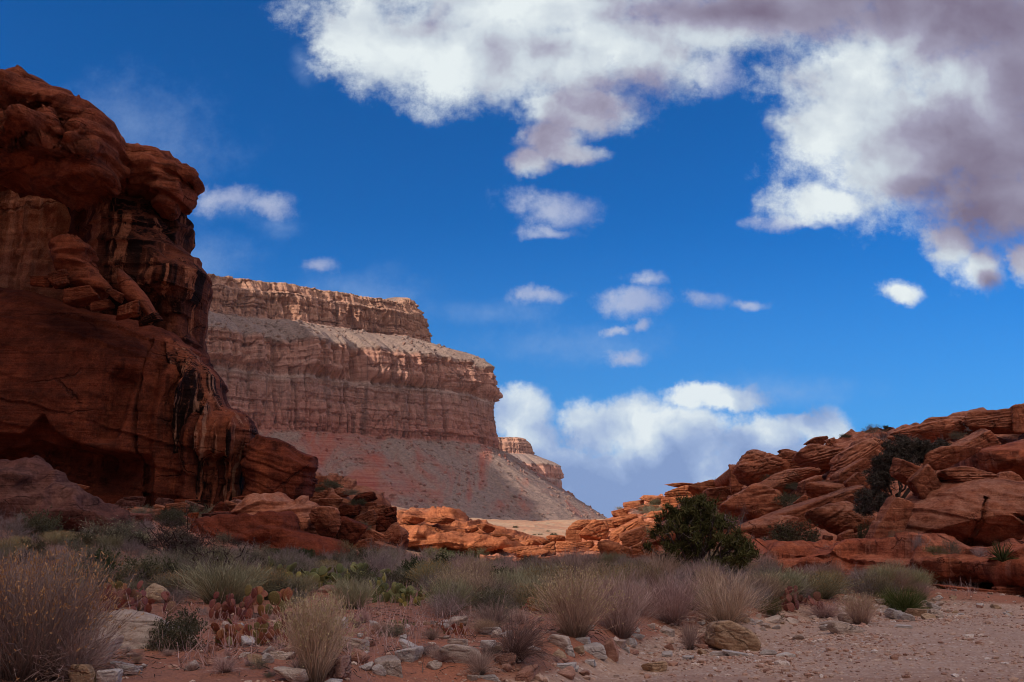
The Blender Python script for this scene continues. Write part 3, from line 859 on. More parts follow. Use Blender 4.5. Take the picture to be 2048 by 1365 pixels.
child(mass('lower_wall', [(-170, 556), (40, 562), (120, 580), (190, 606), (260, 622), (320, 640), (350, 652), (372, 672), (398, 690), (425, 722), (440, 745), (447, 778), (460, 802), (474, 806), (492, 816), (508, 836), (517, 855), (516, 890), (506, 918), (498, 955), (499, 1000), (512, 1055), (480, 1075), (-170, 1075)],
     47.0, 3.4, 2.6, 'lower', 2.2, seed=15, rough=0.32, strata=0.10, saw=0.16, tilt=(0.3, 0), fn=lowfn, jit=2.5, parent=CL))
def colfn(px, py):
    cx = px + 0.14 * (py - 850) + 6 * np.sin(py / 60.0)
    return -0.3 * np.sin(cx / 8.5) - 0.22 * np.sin(cx / 4.3 + 1) * sst(720, 800, py) + 0.8 * sst(905, 930, py) - 0.4 * sst(980, 1040, py)
child(mass('streaked_column', [(322, 665), (345, 655), (375, 676), (400, 694), (426, 724), (441, 746), (448, 780), (461, 804), (476, 808), (494, 818), (509, 838), (516, 856), (514, 890), (503, 918), (496, 955), (498, 1000), (508, 1060), (330, 1070), (312, 960), (340, 900), (322, 800)],
     lambda px: 46.9 - 1.3 * sst(310, 400, px), 2.2, 1.8, 'streak', 1.9, seed=16, rough=0.3, strata=0.08, flute=0.25, ffreq=0.9, fn=colfn, jit=2.0, parent=CL))
# slabs and rubble lying on the cliff's halfway ledge
mass('rock_slab', [(112, 487), (134, 476), (160, 472), (186, 490), (181, 528), (196, 550), (216, 575), (200, 596), (165, 584), (125, 535)], 43.4, 0.8, 0.45, 'cliff', 1.6, seed=21, rough=0.10, strata=0.05, jit=2.0, pw=0.4, round_=0.1, blocks=0.25, bscale=0.7,
     label='angular dark slab with pointed top standing on the cliff ledge', cat='rock slab')
mass('rock_slab', [(238, 532), (262, 553), (288, 578), (305, 606), (318, 634), (306, 642), (280, 616), (252, 596), (240, 570)], 43.2, 0.6, 0.35, 'cap', 1.6, seed=22, rough=0.08, strata=0.06, jit=2.0, pw=0.4, round_=0.1,
     label='pale striped slab leaning against the streaked cliff wall', cat='rock slab')
for (x, y, w, h, t, key, mt, lab) in [
        (228, 588, 46, 20, -30, 'slab', 'cap', 'thin slab lying below the leaning striped slab on the ledge'),
        (85, 566, 50, 22, 0, 'block', 'cliff', 'small square block at the left end of the cliff ledge rubble'),
        (122, 560, 40, 34, 20, 'block', 'cliff', 'dark block below the pointed slab on the cliff ledge'),
        (165, 592, 64, 34, 12, 'slab', 'cliff', 'wide dark slab in the middle of the cliff ledge rubble'),
        (255, 622, 60, 26, 15, 'block', 'cliff', 'flat block at the foot of the striped leaning slab'),
        (298, 640, 50, 20, 22, 'slab', 'cliff', 'low reddish slab at the right end of the cliff ledge'),
        (205, 612, 44, 18, 10, 'block', 'cliff', 'small block wedged between two slabs on the ledge'),
        (166, 974, 28, 9, -6, 'slab', 'hill', 'small flat orange rock lying inside the alcove')]:
    boulder(x, y, w, h, 42.6 if y < 800 else 43.0, key, mt, t, label=lab, cat='rock', name='rock')
# blocks in front of and beside the cliff
mass('boulder', [(492, 900), (512, 880), (540, 875), (560, 882), (585, 898), (605, 908), (630, 912), (634, 925), (628, 960), (618, 990), (600, 1012), (520, 1020), (492, 1000)], 45.0, 1.5, 0.8, 'lower', 1.8, seed=31, rough=0.2, strata=0.13, sfreq=2.4, saw=0.18, tilt=(0.25, 0), jit=1.5, pw=0.42, round_=0.14, blocks=0.2, bscale=0.4,
     label='large dark square boulder leaning on the right foot of the cliff', cat='boulder')
mass('boulder', [(-120, 940), (-10, 935), (40, 931), (82, 936), (105, 958), (130, 975), (165, 990), (205, 1018), (235, 1040), (225, 1075), (100, 1095), (-120, 1100)], 33, 1.6, 1.3, 'purple', 1.9, seed=33, rough=0.5, strata=0.12, jit=4, blocks=0.35, bscale=0.6, saw=0.15,
     label='broad purplish mottled boulder below the alcove at the left edge', cat='boulder')
mass('boulder', [(470, 1030), (476, 1012), (500, 995), (560, 991), (584, 1004), (604, 1000), (622, 1010), (640, 1040), (640, 1075), (520, 1085)], 39.5, 1.2, 0.7, 'hill', 1.8, seed=35, rough=0.2, strata=0.14, sfreq=2.6, saw=0.18, tilt=(-0.2, 0), jit=1.5, pw=0.42, round_=0.14, blocks=0.2, bscale=0.5,
     label='reddish layered boulder on top of the big slab below the cliff', cat='boulder')
mass('boulder', [(392, 1050), (420, 1040), (480, 1033), (555, 1022), (580, 1030), (600, 1060), (650, 1080), (690, 1105), (720, 1130), (742, 1165), (560, 1190), (400, 1160)], 37.2, 1.5, 0.9, 'lower', 1.8, seed=37, rough=0.2, strata=0.13, sfreq=2.6, saw=0.14, tilt=(0.35, 0), jit=2, pw=0.6, round_=0.12, blocks=0.25, bscale=0.35, fn=lambda px, py: 1.3 * sst(0, 90, px - 590 - (py - 1035) * 0.75) - 0.5 * sst(60, 0, np.abs(px - 590 - (py - 1035) * 0.75)),
     label='huge sloping dark slab with fine bedding below the cliff', cat='boulder')
boulder(650, 1048, 62, 68, 38.2, 'round', 'hill', 0, label='upright orange boulder at the top end of the sloping slab', var=2)
boulder(432, 1028, 60, 46, 41, 'round', 'lower', 0, label='round dark boulder half hidden by dead brush under the column', var=1)
boulder(352, 1020, 60, 26, 41, 'block', 'hill', 10, label='low reddish rock against the foot of the streaked wall')
boulder(690, 1066, 66, 70, 39.4, 'block', 'lower', -35, label='dark boulder leaning against the upright orange boulder')
boulder(250, 1052, 110, 50, 37, 'layer', 'purple', 14, label='low purplish rock right of the broad mottled boulder')
boulder(300, 1048, 60, 42, 38.5, 'block', 'hill', 20, label='small red rock between the purplish rock and dead brush')

# rubble slope that runs down from the cliff to the middle of the valley
mass('rubble_slope', [(600, 975), (632, 952), (660, 962), (700, 970), (742, 992), (760, 1010), (790, 1040), (806, 1065), (806, 1100), (800, 1150), (600, 1160), (560, 1080)], 54, 3.0, 3.2, 'hill', 2.0, seed=41, rough=0.35, strata=0.22, sfreq=1.2, saw=0.5, blocks=0.5, bscale=0.45, jit=2,
     kind='structure')
SLOPE = [(690, 985, 50, 22, 12, 'layer'), (728, 996, 52, 20, 10, 'layer'), (655, 972, 34, 12, 5, 'slab'), (758, 1022, 46, 24, 14, 'layer'), (772, 1046, 50, 36, 10, 'block'), (787, 1074, 40, 58, -30, 'round'),
         (735, 1040, 44, 30, 20, 'block'), (700, 1020, 40, 24, 0, 'block'), (664, 1004, 46, 20, 8, 'slab'), (748, 1075, 60, 26, -25, 'slab'), (715, 1062, 40, 26, 12, 'block'), (768, 1098, 56, 24, -20, 'slab'),
         (725, 1092, 50, 24, 15, 'block'), (695, 1044, 36, 22, 0, 'round'), (640, 990, 34, 20, 0, 'block'), (742, 1012, 26, 14, 0, 'block'), (782, 1022, 24, 14, 10, 'block'), (756, 1118, 50, 22, 0, 'block')]
SL_LAB = ['layered ledge rock high on the shaded rubble slope', 'flat layered rock at the skyline of the rubble slope', 'thin slab at the upper left top of the rubble slope', 'dark jutting rock on the skyline edge of the rubble slope',
          'square rock at the right edge of the rubble slope', 'tall rounded rock at the right foot of the rubble slope', 'blocky rock in the middle of the rubble slope', 'small block under the layered rocks of the rubble slope',
          'thin tilted slab at the left top of the rubble slope', 'pale slanting slab low on the rubble slope', 'squat block beside the slanting pale slab', 'lower slanting slab at the foot of the rubble slope',
          'angular block low in the middle of the rubble slope', 'round rock left of the blocky one on the slope', 'small block against the dark square boulder', 'tiny block on the upper skyline of the rubble slope', 'little rock poking out at the right skyline of the slope', 'low block in the brush at the foot of the rubble slope']
for (x, y, w, h, t, k_), lab in zip(SLOPE, SL_LAB):
    boulder(x, y, w, h, 52.2 - 3.4 * (y - 980) / 120, k_, 'hill' if _rc[0] % 3 else 'lower', t, label=lab, cat='rock', name='rock')

# off to the left, outside the frame: added wall, shaped to shade the foreground
def build_shade_wall():
    ny, nz = 120, 70
    pts = [(-170, -30), (-110, 8), (-72, 31), (-60, 35), (-59, 20), (-60, -20), (-58, -80), (-62, -190), (-160, -190)]
    pts = np.array(pts, float)
    seg = np.concatenate([[0], np.cumsum(np.linalg.norm(np.diff(pts, axis=0), axis=1))])
    s = np.linspace(0, seg[-1], ny)
    X = np.interp(s, seg, pts[:, 0]); Y = np.interp(s, seg, pts[:, 1])
    zz = np.linspace(-2, 98, nz)
    V = np.stack([np.tile(X, (nz, 1)), np.tile(Y, (nz, 1)), np.tile(zz[:, None], (1, ny))], -1).reshape(-1, 3)
    V[:, 0] -= 0.08 * np.maximum(V[:, 2], 0)
    d = 3.0 * fbm(V * 0.06, 5, seed=51) + 1.2 * perlin(np.stack([V[:, 2] * 0.3, 0 * V[:, 2], V[:, 1] * 0.01], -1), 3)
    V[:, 0] += d
    Q = grid_quads(nz, ny)
    n0 = len(V)
    top = np.arange(n0 - ny, n0)
    V = np.concatenate([V, [[-110, -40, 100]]])
    tri = np.stack([top[:-1], top[1:], np.full(ny - 1, n0)], -1)
    me = mesh('shade_wall', V, [Q, tri], M['cliff'])
    put('shade_wall', me, label='high red wall added out of view at left to shade the foreground', cat='cliff')
build_shade_wall()

# ------------------------------------------------------------------ mesas
def mesa(name, rim, profile, s0, s1, ns, nz, seed, scale=1.0, knob=False, **kw):
    rim = np.array(rim, float)
    seg = np.concatenate([[0], np.cumsum(np.linalg.norm(np.diff(rim, axis=0), axis=1))])
    L = seg[-1]
    fine = np.linspace(0, L, 4000)
    px = np.interp(fine, seg, rim[:, 0]); py = np.interp(fine, seg, rim[:, 1])
    ker = np.hanning(int(4000 * 45 * scale / L) | 1); ker /= ker.sum()
    pad = len(ker) // 2
    px = np.convolve(np.pad(px, pad, mode='reflect', reflect_type='odd'), ker, 'valid'); py = np.convolve(np.pad(py, pad, mode='reflect', reflect_type='odd'), ker, 'valid')
    tx = np.gradient(px); ty = np.gradient(py)
    tl = np.hypot(tx, ty); nx, ny_ = ty / tl, -tx / tl
    ang = np.unwrap(np.arctan2(ny_, nx))
    k2 = np.hanning(int(4000 * 70 * scale / L) | 1); k2 /= k2.sum(); p2 = len(k2) // 2
    ang = np.convolve(np.pad(ang, p2, mode='edge'), k2, 'valid')
    # sample denser where the outline turns, so the fan of the nose stays fine
    wgt = 1 + 150 * scale * np.abs(np.gradient(ang, fine))
    sel = (fine >= s0 * L) & (fine <= s1 * L)
    cw = np.cumsum(wgt * sel); cw = cw / cw[-1]
    S = np.interp(np.linspace(0, 1, ns), cw, fine)
    cx = np.interp(S, fine, px); cy = np.interp(S, fine, py); an = np.interp(S, fine, ang)
    arc = S + 0.0
    prof = np.array(profile, float)          # (offset, z, kind 0 cliff / 1 talus, row weight)
    pl = np.concatenate([[0], np.cumsum(prof[1:, 3])])
    q = np.linspace(0, pl[-1], nz)
    off = np.interp(q, pl, prof[:, 0]); z = np.interp(q, pl, prof[:, 1]); tal = np.interp(q, pl, prof[:, 2])
    A, Z = np.meshgrid(arc, z); OFF = np.tile(off[:, None], (1, ns)); TAL = np.tile(tal[:, None], (1, ns))
    AN = np.tile(an, (nz, 1))
    ac = A / scale + 60 * (AN - AN.min())     # keeps buttresses on the nose as well
    a1, z1, o1, t1 = ac.ravel(), Z.ravel() / scale, OFF.ravel() / scale, TAL.ravel()
    zo = np.zeros_like(a1)
    shift = -14.0
    # big embayments and buttresses
    b_ = 13 * fbm(np.stack([a1 / 62, z1 / 260, zo + seed], -1), 3, 0.55, seed=seed)
    # spurs on the bench and the middle cliff
    spur = fbm(np.stack([a1 / 40, z1 / 400, zo + seed + 9], -1), 3, 0.5, seed=seed + 4, ridged=True)
    bandm = sst(240, 215, z1) * sst(158, 178, z1)
    b_ = b_ + 44 * bandm * (np.clip(spur - 0.1, -0.2, 1) - 0.22)
    # columns and cracks on the cliffs
    cl = 1 - t1
    colm = fbm(np.stack([a1 / 15, z1 / 130, zo + seed + 20], -1), 4, 0.55, seed=seed + 6, ridged=True)
    b_ = b_ + shift + cl * 10 * (colm - 0.4) + cl * 6 * fbm(np.stack([a1 / 5.5, z1 / 45, zo + seed + 27], -1), 3, 0.5, seed=seed + 36, ridged=True) - cl * 2.5
    alc = fbm(np.stack([a1 / 26, z1 / 60, zo + seed + 51], -1), 3, 0.5, seed=seed + 52)
    b_ = b_ - cl * 9 * sst(0.12, 0.34, alc)
    b_ = b_ - cl * 7 * sst(0.05, 0.0, np.abs(fbm(np.stack([a1 / 34, z1 / 500, zo + seed + 61], -1), 3, 0.5, seed=seed + 62)))
    up = sst(228, 250, z1)
    b_ = b_ + up * cl * -4 + up * cl * 9 * np.abs(fbm(np.stack([a1 / 22, z1 / 300, zo + 3], -1), 3, seed=seed + 41)) * 1.6
    f1, f2 = worley(np.stack([a1 / 9, z1 / 22, zo + 0.5], -1), seed)
    b_ = b_ - cl * 3.0 * sst(0.14, 0.0, f2 - f1)
    # ledges
    b_ = b_ + cl * 2.2 * np.round(1.6 * perlin(np.stack([z1 / 6.0, a1 / 90, zo + 4], -1), seed + 71))
    lay = perlin(np.stack([z1 / 3.4, a1 / 160, zo], -1), seed + 8) + 0.6 * perlin(np.stack([z1 / 8.0, a1 / 120, zo], -1), seed + 9)
    b_ = b_ + cl * 1.7 * lay + t1 * 0.8 * lay * sst(0.1, 0.4, fbm(np.stack([a1 / 40, z1 / 60, zo], -1), 3, seed=seed + 2))
    # talus gullies, fans and block litter
    g = fbm(np.stack([a1 / 30, z1 / 210, zo], -1), 4, 0.5, seed=seed + 13, ridged=True)
    b_ = b_ + t1 * (13.0 * (g - 0.3) + 1.6 * fbm(np.stack([a1 / 4.0, z1 / 3.5, zo], -1), 3, 0.6, seed=seed + 15))
    zw = 5 * fbm(np.stack([a1 / 55, zo, zo + seed], -1), 3, seed=seed + 21) + 3 * fbm(np.stack([a1 / 14, zo, zo + seed], -1), 3, seed=seed + 23)
    fade = sst(-40, 0, o1)
    OFFn = (o1 + b_ * fade) * scale
    Zn = Z.ravel() + zw * scale * (0.55 + 0.45 * sst(285, 240, z1)) * sst(10, 60, z1) * sst(-200, -10, o1)
    if knob: Zn = Zn + 9 * sst(0.5, 0.62, AN.ravel() - AN.min()) * sst(1.05, 0.9, AN.ravel() - AN.min()) * sst(262, 282, z1) * sst(-70, -40, o1)
    ca, sa = np.cos(AN.ravel()), np.sin(AN.ravel())
    V = np.stack([np.tile(cx, (nz, 1)).ravel() + ca * OFFn, np.tile(cy, (nz, 1)).ravel() + sa * OFFn, Zn], -1)
    Q = grid_quads(nz, ns)
    return put(name, mesh(name, V, Q[:, ::-1], M['mesa'], attrs={'band': z1, 'talus': t1}), **kw)

PROF = [(-260, 287, 1, 0), (-25, 287, 1, 0.3), (-2, 285, 0, 0.2), (2, 279, 0, .5), (5, 273, 0, .5), (11, 270, 0.3, .4), (13, 262, 0, .5), (18, 238, 0, 2.0), (26, 234, 1, .4), (76, 205, 1, 2.2),
        (80, 199, 0, .5), (86, 166, 0, 2.2), (94, 162, 0.5, .5), (101, 108, 0, 3.4), (106, 104, 1, .3), (236, 22, 1, 4.6), (300, -6, 1, 1.0)]
mesa('mesa', [(-760, 830), (-560, 930), (-322, 1050), (-165, 1158), (-118, 1205), (-108, 1250), (-150, 1380), (-260, 1600)], PROF, 0.22, 0.86, 900, 420, 7, knob=True, kind='structure')
mesa('distant_mesa', [(-700, 2760), (-300, 2830), (20, 2890), (56, 2930), (40, 3100), (-200, 3500)], [(a, b, c_, d) for a, b, c_, d in PROF], 0.2, 0.85, 260, 150, 19, scale=1.0, kind='structure')

PROF2 = [(-120, 371, 1, 0), (-12, 371, 1, .3), (0, 367, 0, .3), (6, 338, 0, 2), (16, 330, 1, .4), (24, 250, 0, 2), (30, 240, 1, .4), (40, 110, 0, 3), (60, 96, 1, 1), (150, 20, 1, 2), (190, -6, 1, 1)]
mesa('shade_tower', [(-960, 520), (-640, 630), (-490, 690), (-452, 712), (-440, 760), (-418, 880), (-412, 940), (-430, 1050), (-520, 1150)], PROF2, 0.1, 0.95, 300, 200, 23, kind='structure')  # tower added out of view behind the cliff to shade the mesa face

def talus_blocks(name, src, n, seed, smin, smax):
    me = bpy.data.objects[src].data
    V = np.empty(len(me.vertices) * 3, np.float32); me.vertices.foreach_get('co', V); V = V.reshape(-1, 3)
    t = np.empty(len(V), np.float32); me.attributes['talus'].data.foreach_get('value', t)
    bnd = np.empty(len(V), np.float32); me.attributes['band'].data.foreach_get('value', bnd)
    rng = np.random.default_rng(seed)
    ok = np.nonzero((t > 0.6) & (V[:, 2] > 4) & (bnd < 240))[0]
    w = np.where(bnd[ok] > 150, 0.8, 1.0) * (0.3 + 1.4 * sst(-0.1, 0.3, fbm(V[ok] / 40, 3, seed=seed)))
    pick = rng.choice(ok, n, replace=False, p=w / w.sum())
    D, F = ico(1)
    s_ = smin + (smax - smin) * rng.random(n) ** 3
    P = D[None] * (1 + rng.uniform(-0.35, 0.35, (n, len(D), 1))) * s_[:, None, None] * rng.uniform(0.6, 1.3, (n, 1, 3)) + V[pick][:, None]
    FF = (F[None] + (np.arange(n) * len(D))[:, None, None]).reshape(-1, 3)
    P = P.reshape(-1, 3)
    put(name, mesh(name, P, FF, M['mesa'], smooth=False, attrs={'band': np.repeat(bnd[pick], len(D)), 'talus': np.repeat((rng.random(n) ** 0.25).astype(np.float32), len(D))}), kind='stuff')
talus_blocks('talus_rubble', 'mesa', 5200, 8, 0.4, 2.8)

# ------------------------------------------------------------------ right hill
SKX = np.array([960, 1040, 1100, 1150, 1200, 1245, 1290, 1330, 1345, 1440, 1462, 1480, 1530, 1560, 1640, 1700, 1760, 1850, 1950, 2048, 2400.])
SKY_ = np.array([1120, 1085, 1076, 1062, 1040, 1016, 1000, 992, 982, 974, 955, 938, 914, 908, 884, 856, 842, 834, 820, 810, 780.])
D0X = np.array([960, 1150, 1300, 1400, 1480, 1600, 1800, 2100, 2400.]); D0 = np.array([86, 84, 76, 60, 40, 36.5, 33, 30, 28.])
D1 = np.array([112, 112, 108, 98, 78, 70, 64, 60, 58.])
BASE = 1150.0
def hill_depth(px, py):
    s = np.interp(px, SKX, SKY_)
    t = np.clip((BASE - 40 - py) / np.maximum(BASE - 40 - s, 8), 0, 1.0)
    return np.interp(px, D0X, D0) * (1 - t) + np.interp(px, D0X, D1) * t

def build_hill():
    nc, nr = 620, 260
    pxs = np.linspace(960, 2400, nc)
    t = np.linspace(0, 1, nr)
    PX, T = np.meshgrid(pxs, t)
    S = np.interp(PX, SKX, SKY_)
    # irregular skyline
    S = S + 5 * fbm(np.stack([PX.ravel() / 30, 0 * PX.ravel(), 0 * PX.ravel()], -1), 4, seed=60).reshape(PX.shape)
    PY = (BASE - 40) * (1 - T) + S * T
    Dp = np.interp(PX, D0X, D0) * (1 - T) + np.interp(PX, D0X, D1) * T
    P = at(PX.ravel(), PY.ravel(), Dp.ravel()).reshape(nr, nc, 3)
    low = P[0].copy(); low[:, 2] -= 2.6; low[:, 1] -= 0.8
    back1 = P[-1].copy(); back1[:, 1] += 10; back1[:, 2] -= 1.0
    back2 = P[-1].copy(); back2[:, 1] += 45; back2[:, 2] -= 9
    V = np.concatenate([low[None], P, back1[None], back2[None]]).reshape(-1, 3)
    Q = grid_quads(nr + 3, nc)
    N_ = normals(V, Q)
    if N_[:, 2].mean() < 0: N_ = -N_
    d = 0.75 * fbm(V * 0.22, 5, 0.52, seed=61) + 0.25 * fbm(V * 1.2, 4, 0.55, seed=62)
    wv = V + 0.9 * np.stack([fbm(V * 0.3 + 7, 3), fbm(V * 0.3 + 17, 3), fbm(V * 0.3 + 27, 3)], -1)
    f1, f2 = worley(wv * np.array([0.30, 0.22, 0.5]), 63)
    d += 0.8 * (sst(0.0, 0.45, f2 - f1) - 0.8)
    f1, f2 = worley(wv * np.array([0.8, 0.6, 1.4]), 64)
    d += 0.26 * (sst(0.0, 0.4, f2 - f1) - 0.8)
    zz = V[:, 2] - 0.25 * V[:, 0] + 0.4 * fbm(V * 0.2, 2, seed=66)
    d += 0.18 * perlin(np.stack([zz * 1.8, 0.08 * V[:, 0], 0 * zz], -1), 67) + 0.5 * ledges(zz * 1.5, V, 68)
    V = V + N_ * d[:, None] * np.array([0.7, 1, 0.75])
    me = mesh('hill', V, Q, M['hill'])
    put('hill', me, kind='structure')
build_hill()

def on_hill(px, py, dz=0.0):
    p = at(float(px), float(py), float(hill_depth(px, py)))
    return Vector((p[0], p[1], p[2] - dz))

def hb(x, y, w, h, key, tilt, lab, mat='hill', front=0.0, var=None, group=None, deep=0.9):
    return boulder(x, y, w, h, float(hill_depth(x, y + 0.35 * h)) - front, key, mat, tilt, label=lab, group=group, var=var, deep=deep)

def crackfn(px, py):
    e = 0.0
    c1 = np.interp(py, [960, 985, 1010, 1040, 1070, 1100], [1935, 1922, 1903, 1892, 1890, 1893])
    e = e + 0.45 * sst(2.8, 0.3, np.abs(px - c1)) * sst(985, 1000, py)
    c2 = np.interp(px, [1930, 1960, 1990, 2020, 2100], [1022, 1036, 1052, 1060, 1064])
    e = e + 0.25 * sst(3.0, 0.3, np.abs(py - c2)) * sst(1940, 1965, px) + 0.45 * sst(-5, 25, py - c2) * sst(60, 25, py - c2) * sst(1940, 1990, px) * 0.5
    e = e - 0.3 * sst(26, 0, np.hypot(px - 1850, py - 1020))
    return e
mass('boulder', [(1742, 1092), (1752, 1056), (1775, 1030), (1800, 1004), (1826, 988), (1868, 962), (1905, 952), (1990, 950), (2060, 955), (2180, 950), (2200, 1110), (1840, 1112), (1790, 1104)], lambda px: 34.5 - (px - 1750) * 0.006, 3.0, 2.2, 'hill', 2.0, seed=71, rough=0.3, strata=0.1, sfreq=1.6, saw=0.12, tilt=(0.3, 0), fn=crackfn, jit=2,
     label='huge rounded red boulder with a long curved crack on the right', cat='boulder')
mass('boulder', [(1935, 905), (1965, 888), (2000, 878), (2060, 870), (2180, 860), (2190, 965), (2040, 968), (1950, 950)], 37.5, 2.4, 1.5, 'ledge', 2.2, seed=73, rough=0.3, strata=0.15, saw=0.2, jit=2,
     label='dark stained square block behind the huge cracked boulder at the right edge', cat='boulder')
mass('boulder', [(1664, 950), (1672, 948)][:0] or [(1296, 1092), (1302, 1070), (1322, 1046), (1350, 1014), (1386, 992), (1398, 1004), (1402, 1040), (1404, 1094)], 46, 1.2, 0.9, 'hill', 1.8, seed=75, rough=0.18, strata=0.06, jit=1,
     label='smooth triangular red boulder leaning behind the juniper tree', cat='boulder')
HB = [
    (1955, 958, 150, 54, 'layer', 4, 'long flat egg shaped boulder resting on the cracked boulder', 3.2),
    (2018, 972, 66, 52, 'round', -20, 'round orange boulder at the right end of the flat egg shaped one', 3.6),
    (1850, 970, 62, 64, 'block', 35, 'square tilted boulder above the left shoulder of the cracked boulder', 2.6),
    (1812, 944, 44, 60, 'slab', 62, 'upright fin of rock beside the grey tree', 2.0),
    (1778, 1052, 56, 118, 'slab', -24, 'tall leaning slab left of the huge cracked boulder', 2.8),
    (1622, 1024, 215, 62, 'slab', 24, 'long tilted slab with parallel grooves in the middle of the hillside', 1.2),
    (1676, 1038, 120, 74, 'round', 20, 'rounded overhanging boulder at the lower end of the long tilted slab', 2.6),
    (1500, 1010, 130, 76, 'round', 14, 'smooth cracked dome boulder right of the juniper', 1.5),
    (1530, 1062, 150, 62, 'pit', 22, 'pitted boulder with round hollows below the dome boulder', 1.6),
    (1528, 936, 130, 76, 'round', 8, 'bulky rounded outcrop at the left shoulder of the hill', 0.6),
    (1474, 958, 34, 58, 'block', 0, 'narrow upright block at the left end of the hill outcrop', 0.8),
    (1566, 924, 92, 40, 'layer', 5, 'layered block on top of the bulky outcrop', 1.5),
    (1650, 912, 110, 64, 'layer', 20, 'broad layered outcrop near the middle of the skyline', 0.5),
    (1712, 918, 120, 50, 'layer', 28, 'slanting slab below the skyline right of the layered outcrop', 0.8),
    (1700, 955, 90, 44, 'slab', 30, 'pale slanting slab left of the grey tree', 1.4),
    (1740, 900, 90, 50, 'round', 10, 'smooth hump of rock on the upper slope', 0.6),
    (1632, 886, 52, 22, 'layer', 22, 'small slab poking above the skyline', 0.2),
    (1662, 884, 26, 14, 'block', 20, 'tiny block next to the skyline slab', 0.2),
    (1582, 906, 50, 16, 'layer', 2, 'flat capstone on the bulky outcrop', 2.2),
    (1560, 968, 90, 46, 'pit', 10, 'hollowed rock below the bulky outcrop', 1.2),
    (1600, 950, 84, 36, 'layer', 18, 'low layered rock under the layered outcrop', 1.2),
    (1618, 978, 50, 46, 'block', 10, 'square notched block in the middle of the slope', 2.0),
    (1712, 968, 36, 36, 'block', 45, 'diamond shaped block above the long tilted slab', 2.6),
    (1660, 985, 110, 46, 'pit', 6, 'arched rock with a dark hollow above the long slab', 1.2),
    (1750, 965, 56, 40, 'block', 0, 'square rock half behind the grey tree', 1.0),
    (1855, 872, 160, 50, 'round', 12, 'long smooth dome on the upper right slope', 0.8),
    (1912, 848, 150, 40, 'layer', 8, 'flat topped outcrop at the upper right skyline', 0.3),
    (2000, 846, 160, 54, 'layer', 6, 'big layered outcrop at the right end of the skyline', 0.4),
    (1945, 890, 100, 40, 'slab', 24, 'pale tilted slab above the stained square block', 2.0),
    (1900, 912, 120, 44, 'round', 14, 'smooth rock behind the flat egg shaped boulder', 1.5),
    (2036, 838, 36, 60, 'block', 0, 'upright square block at the far right skyline', 1.0),
    (1600, 1000, 30, 16, 'round', 10, 'small round orange rock perched on the long tilted slab', 4.0),
    (1712, 1002, 32, 20, 'block', 0, 'small square rock at the upper right end of the tilted slab', 3.6),
    (1738, 1012, 26, 24, 'block', 20, 'small block beside the leaning slab', 3.0),
    (1660, 1004, 44, 12, 'slab', 30, 'thin wedge lying on the long tilted slab', 3.8),
    (1690, 1078, 34, 30, 'block', 15, 'small square block below the overhanging boulder', 2.2),
    (1708, 1090, 48, 14, 'slab', 6, 'thin flat slab lying on the shelf below the hill', 2.0),
    (1498, 1082, 36, 30, 'round', 0, 'round boulder at the foot of the pitted boulder', 2.2),
    (1430, 1060, 70, 46, 'block', 10, 'dark block partly hidden by the juniper', 1.2),
    (1440, 1000, 60, 50, 'block', 8, 'reddish block above the juniper top', 0.8),
]
REST = {'long flat egg shaped boulder resting on the cracked boulder': 33.2, 'round orange boulder at the right end of the flat egg shaped one': 32.8, 'square tilted boulder above the left shoulder of the cracked boulder': 33.6,
        'upright fin of rock beside the grey tree': 34.2, 'smooth rock behind the flat egg shaped boulder': 35.2}
for x, y, w, h, key, t, lab, fr in HB:
    if lab in REST: boulder(x, y, w, h, REST[lab], key, 'hill', t, label=lab)
    else: hb(x, y, w, h, key, t, lab, front=fr)
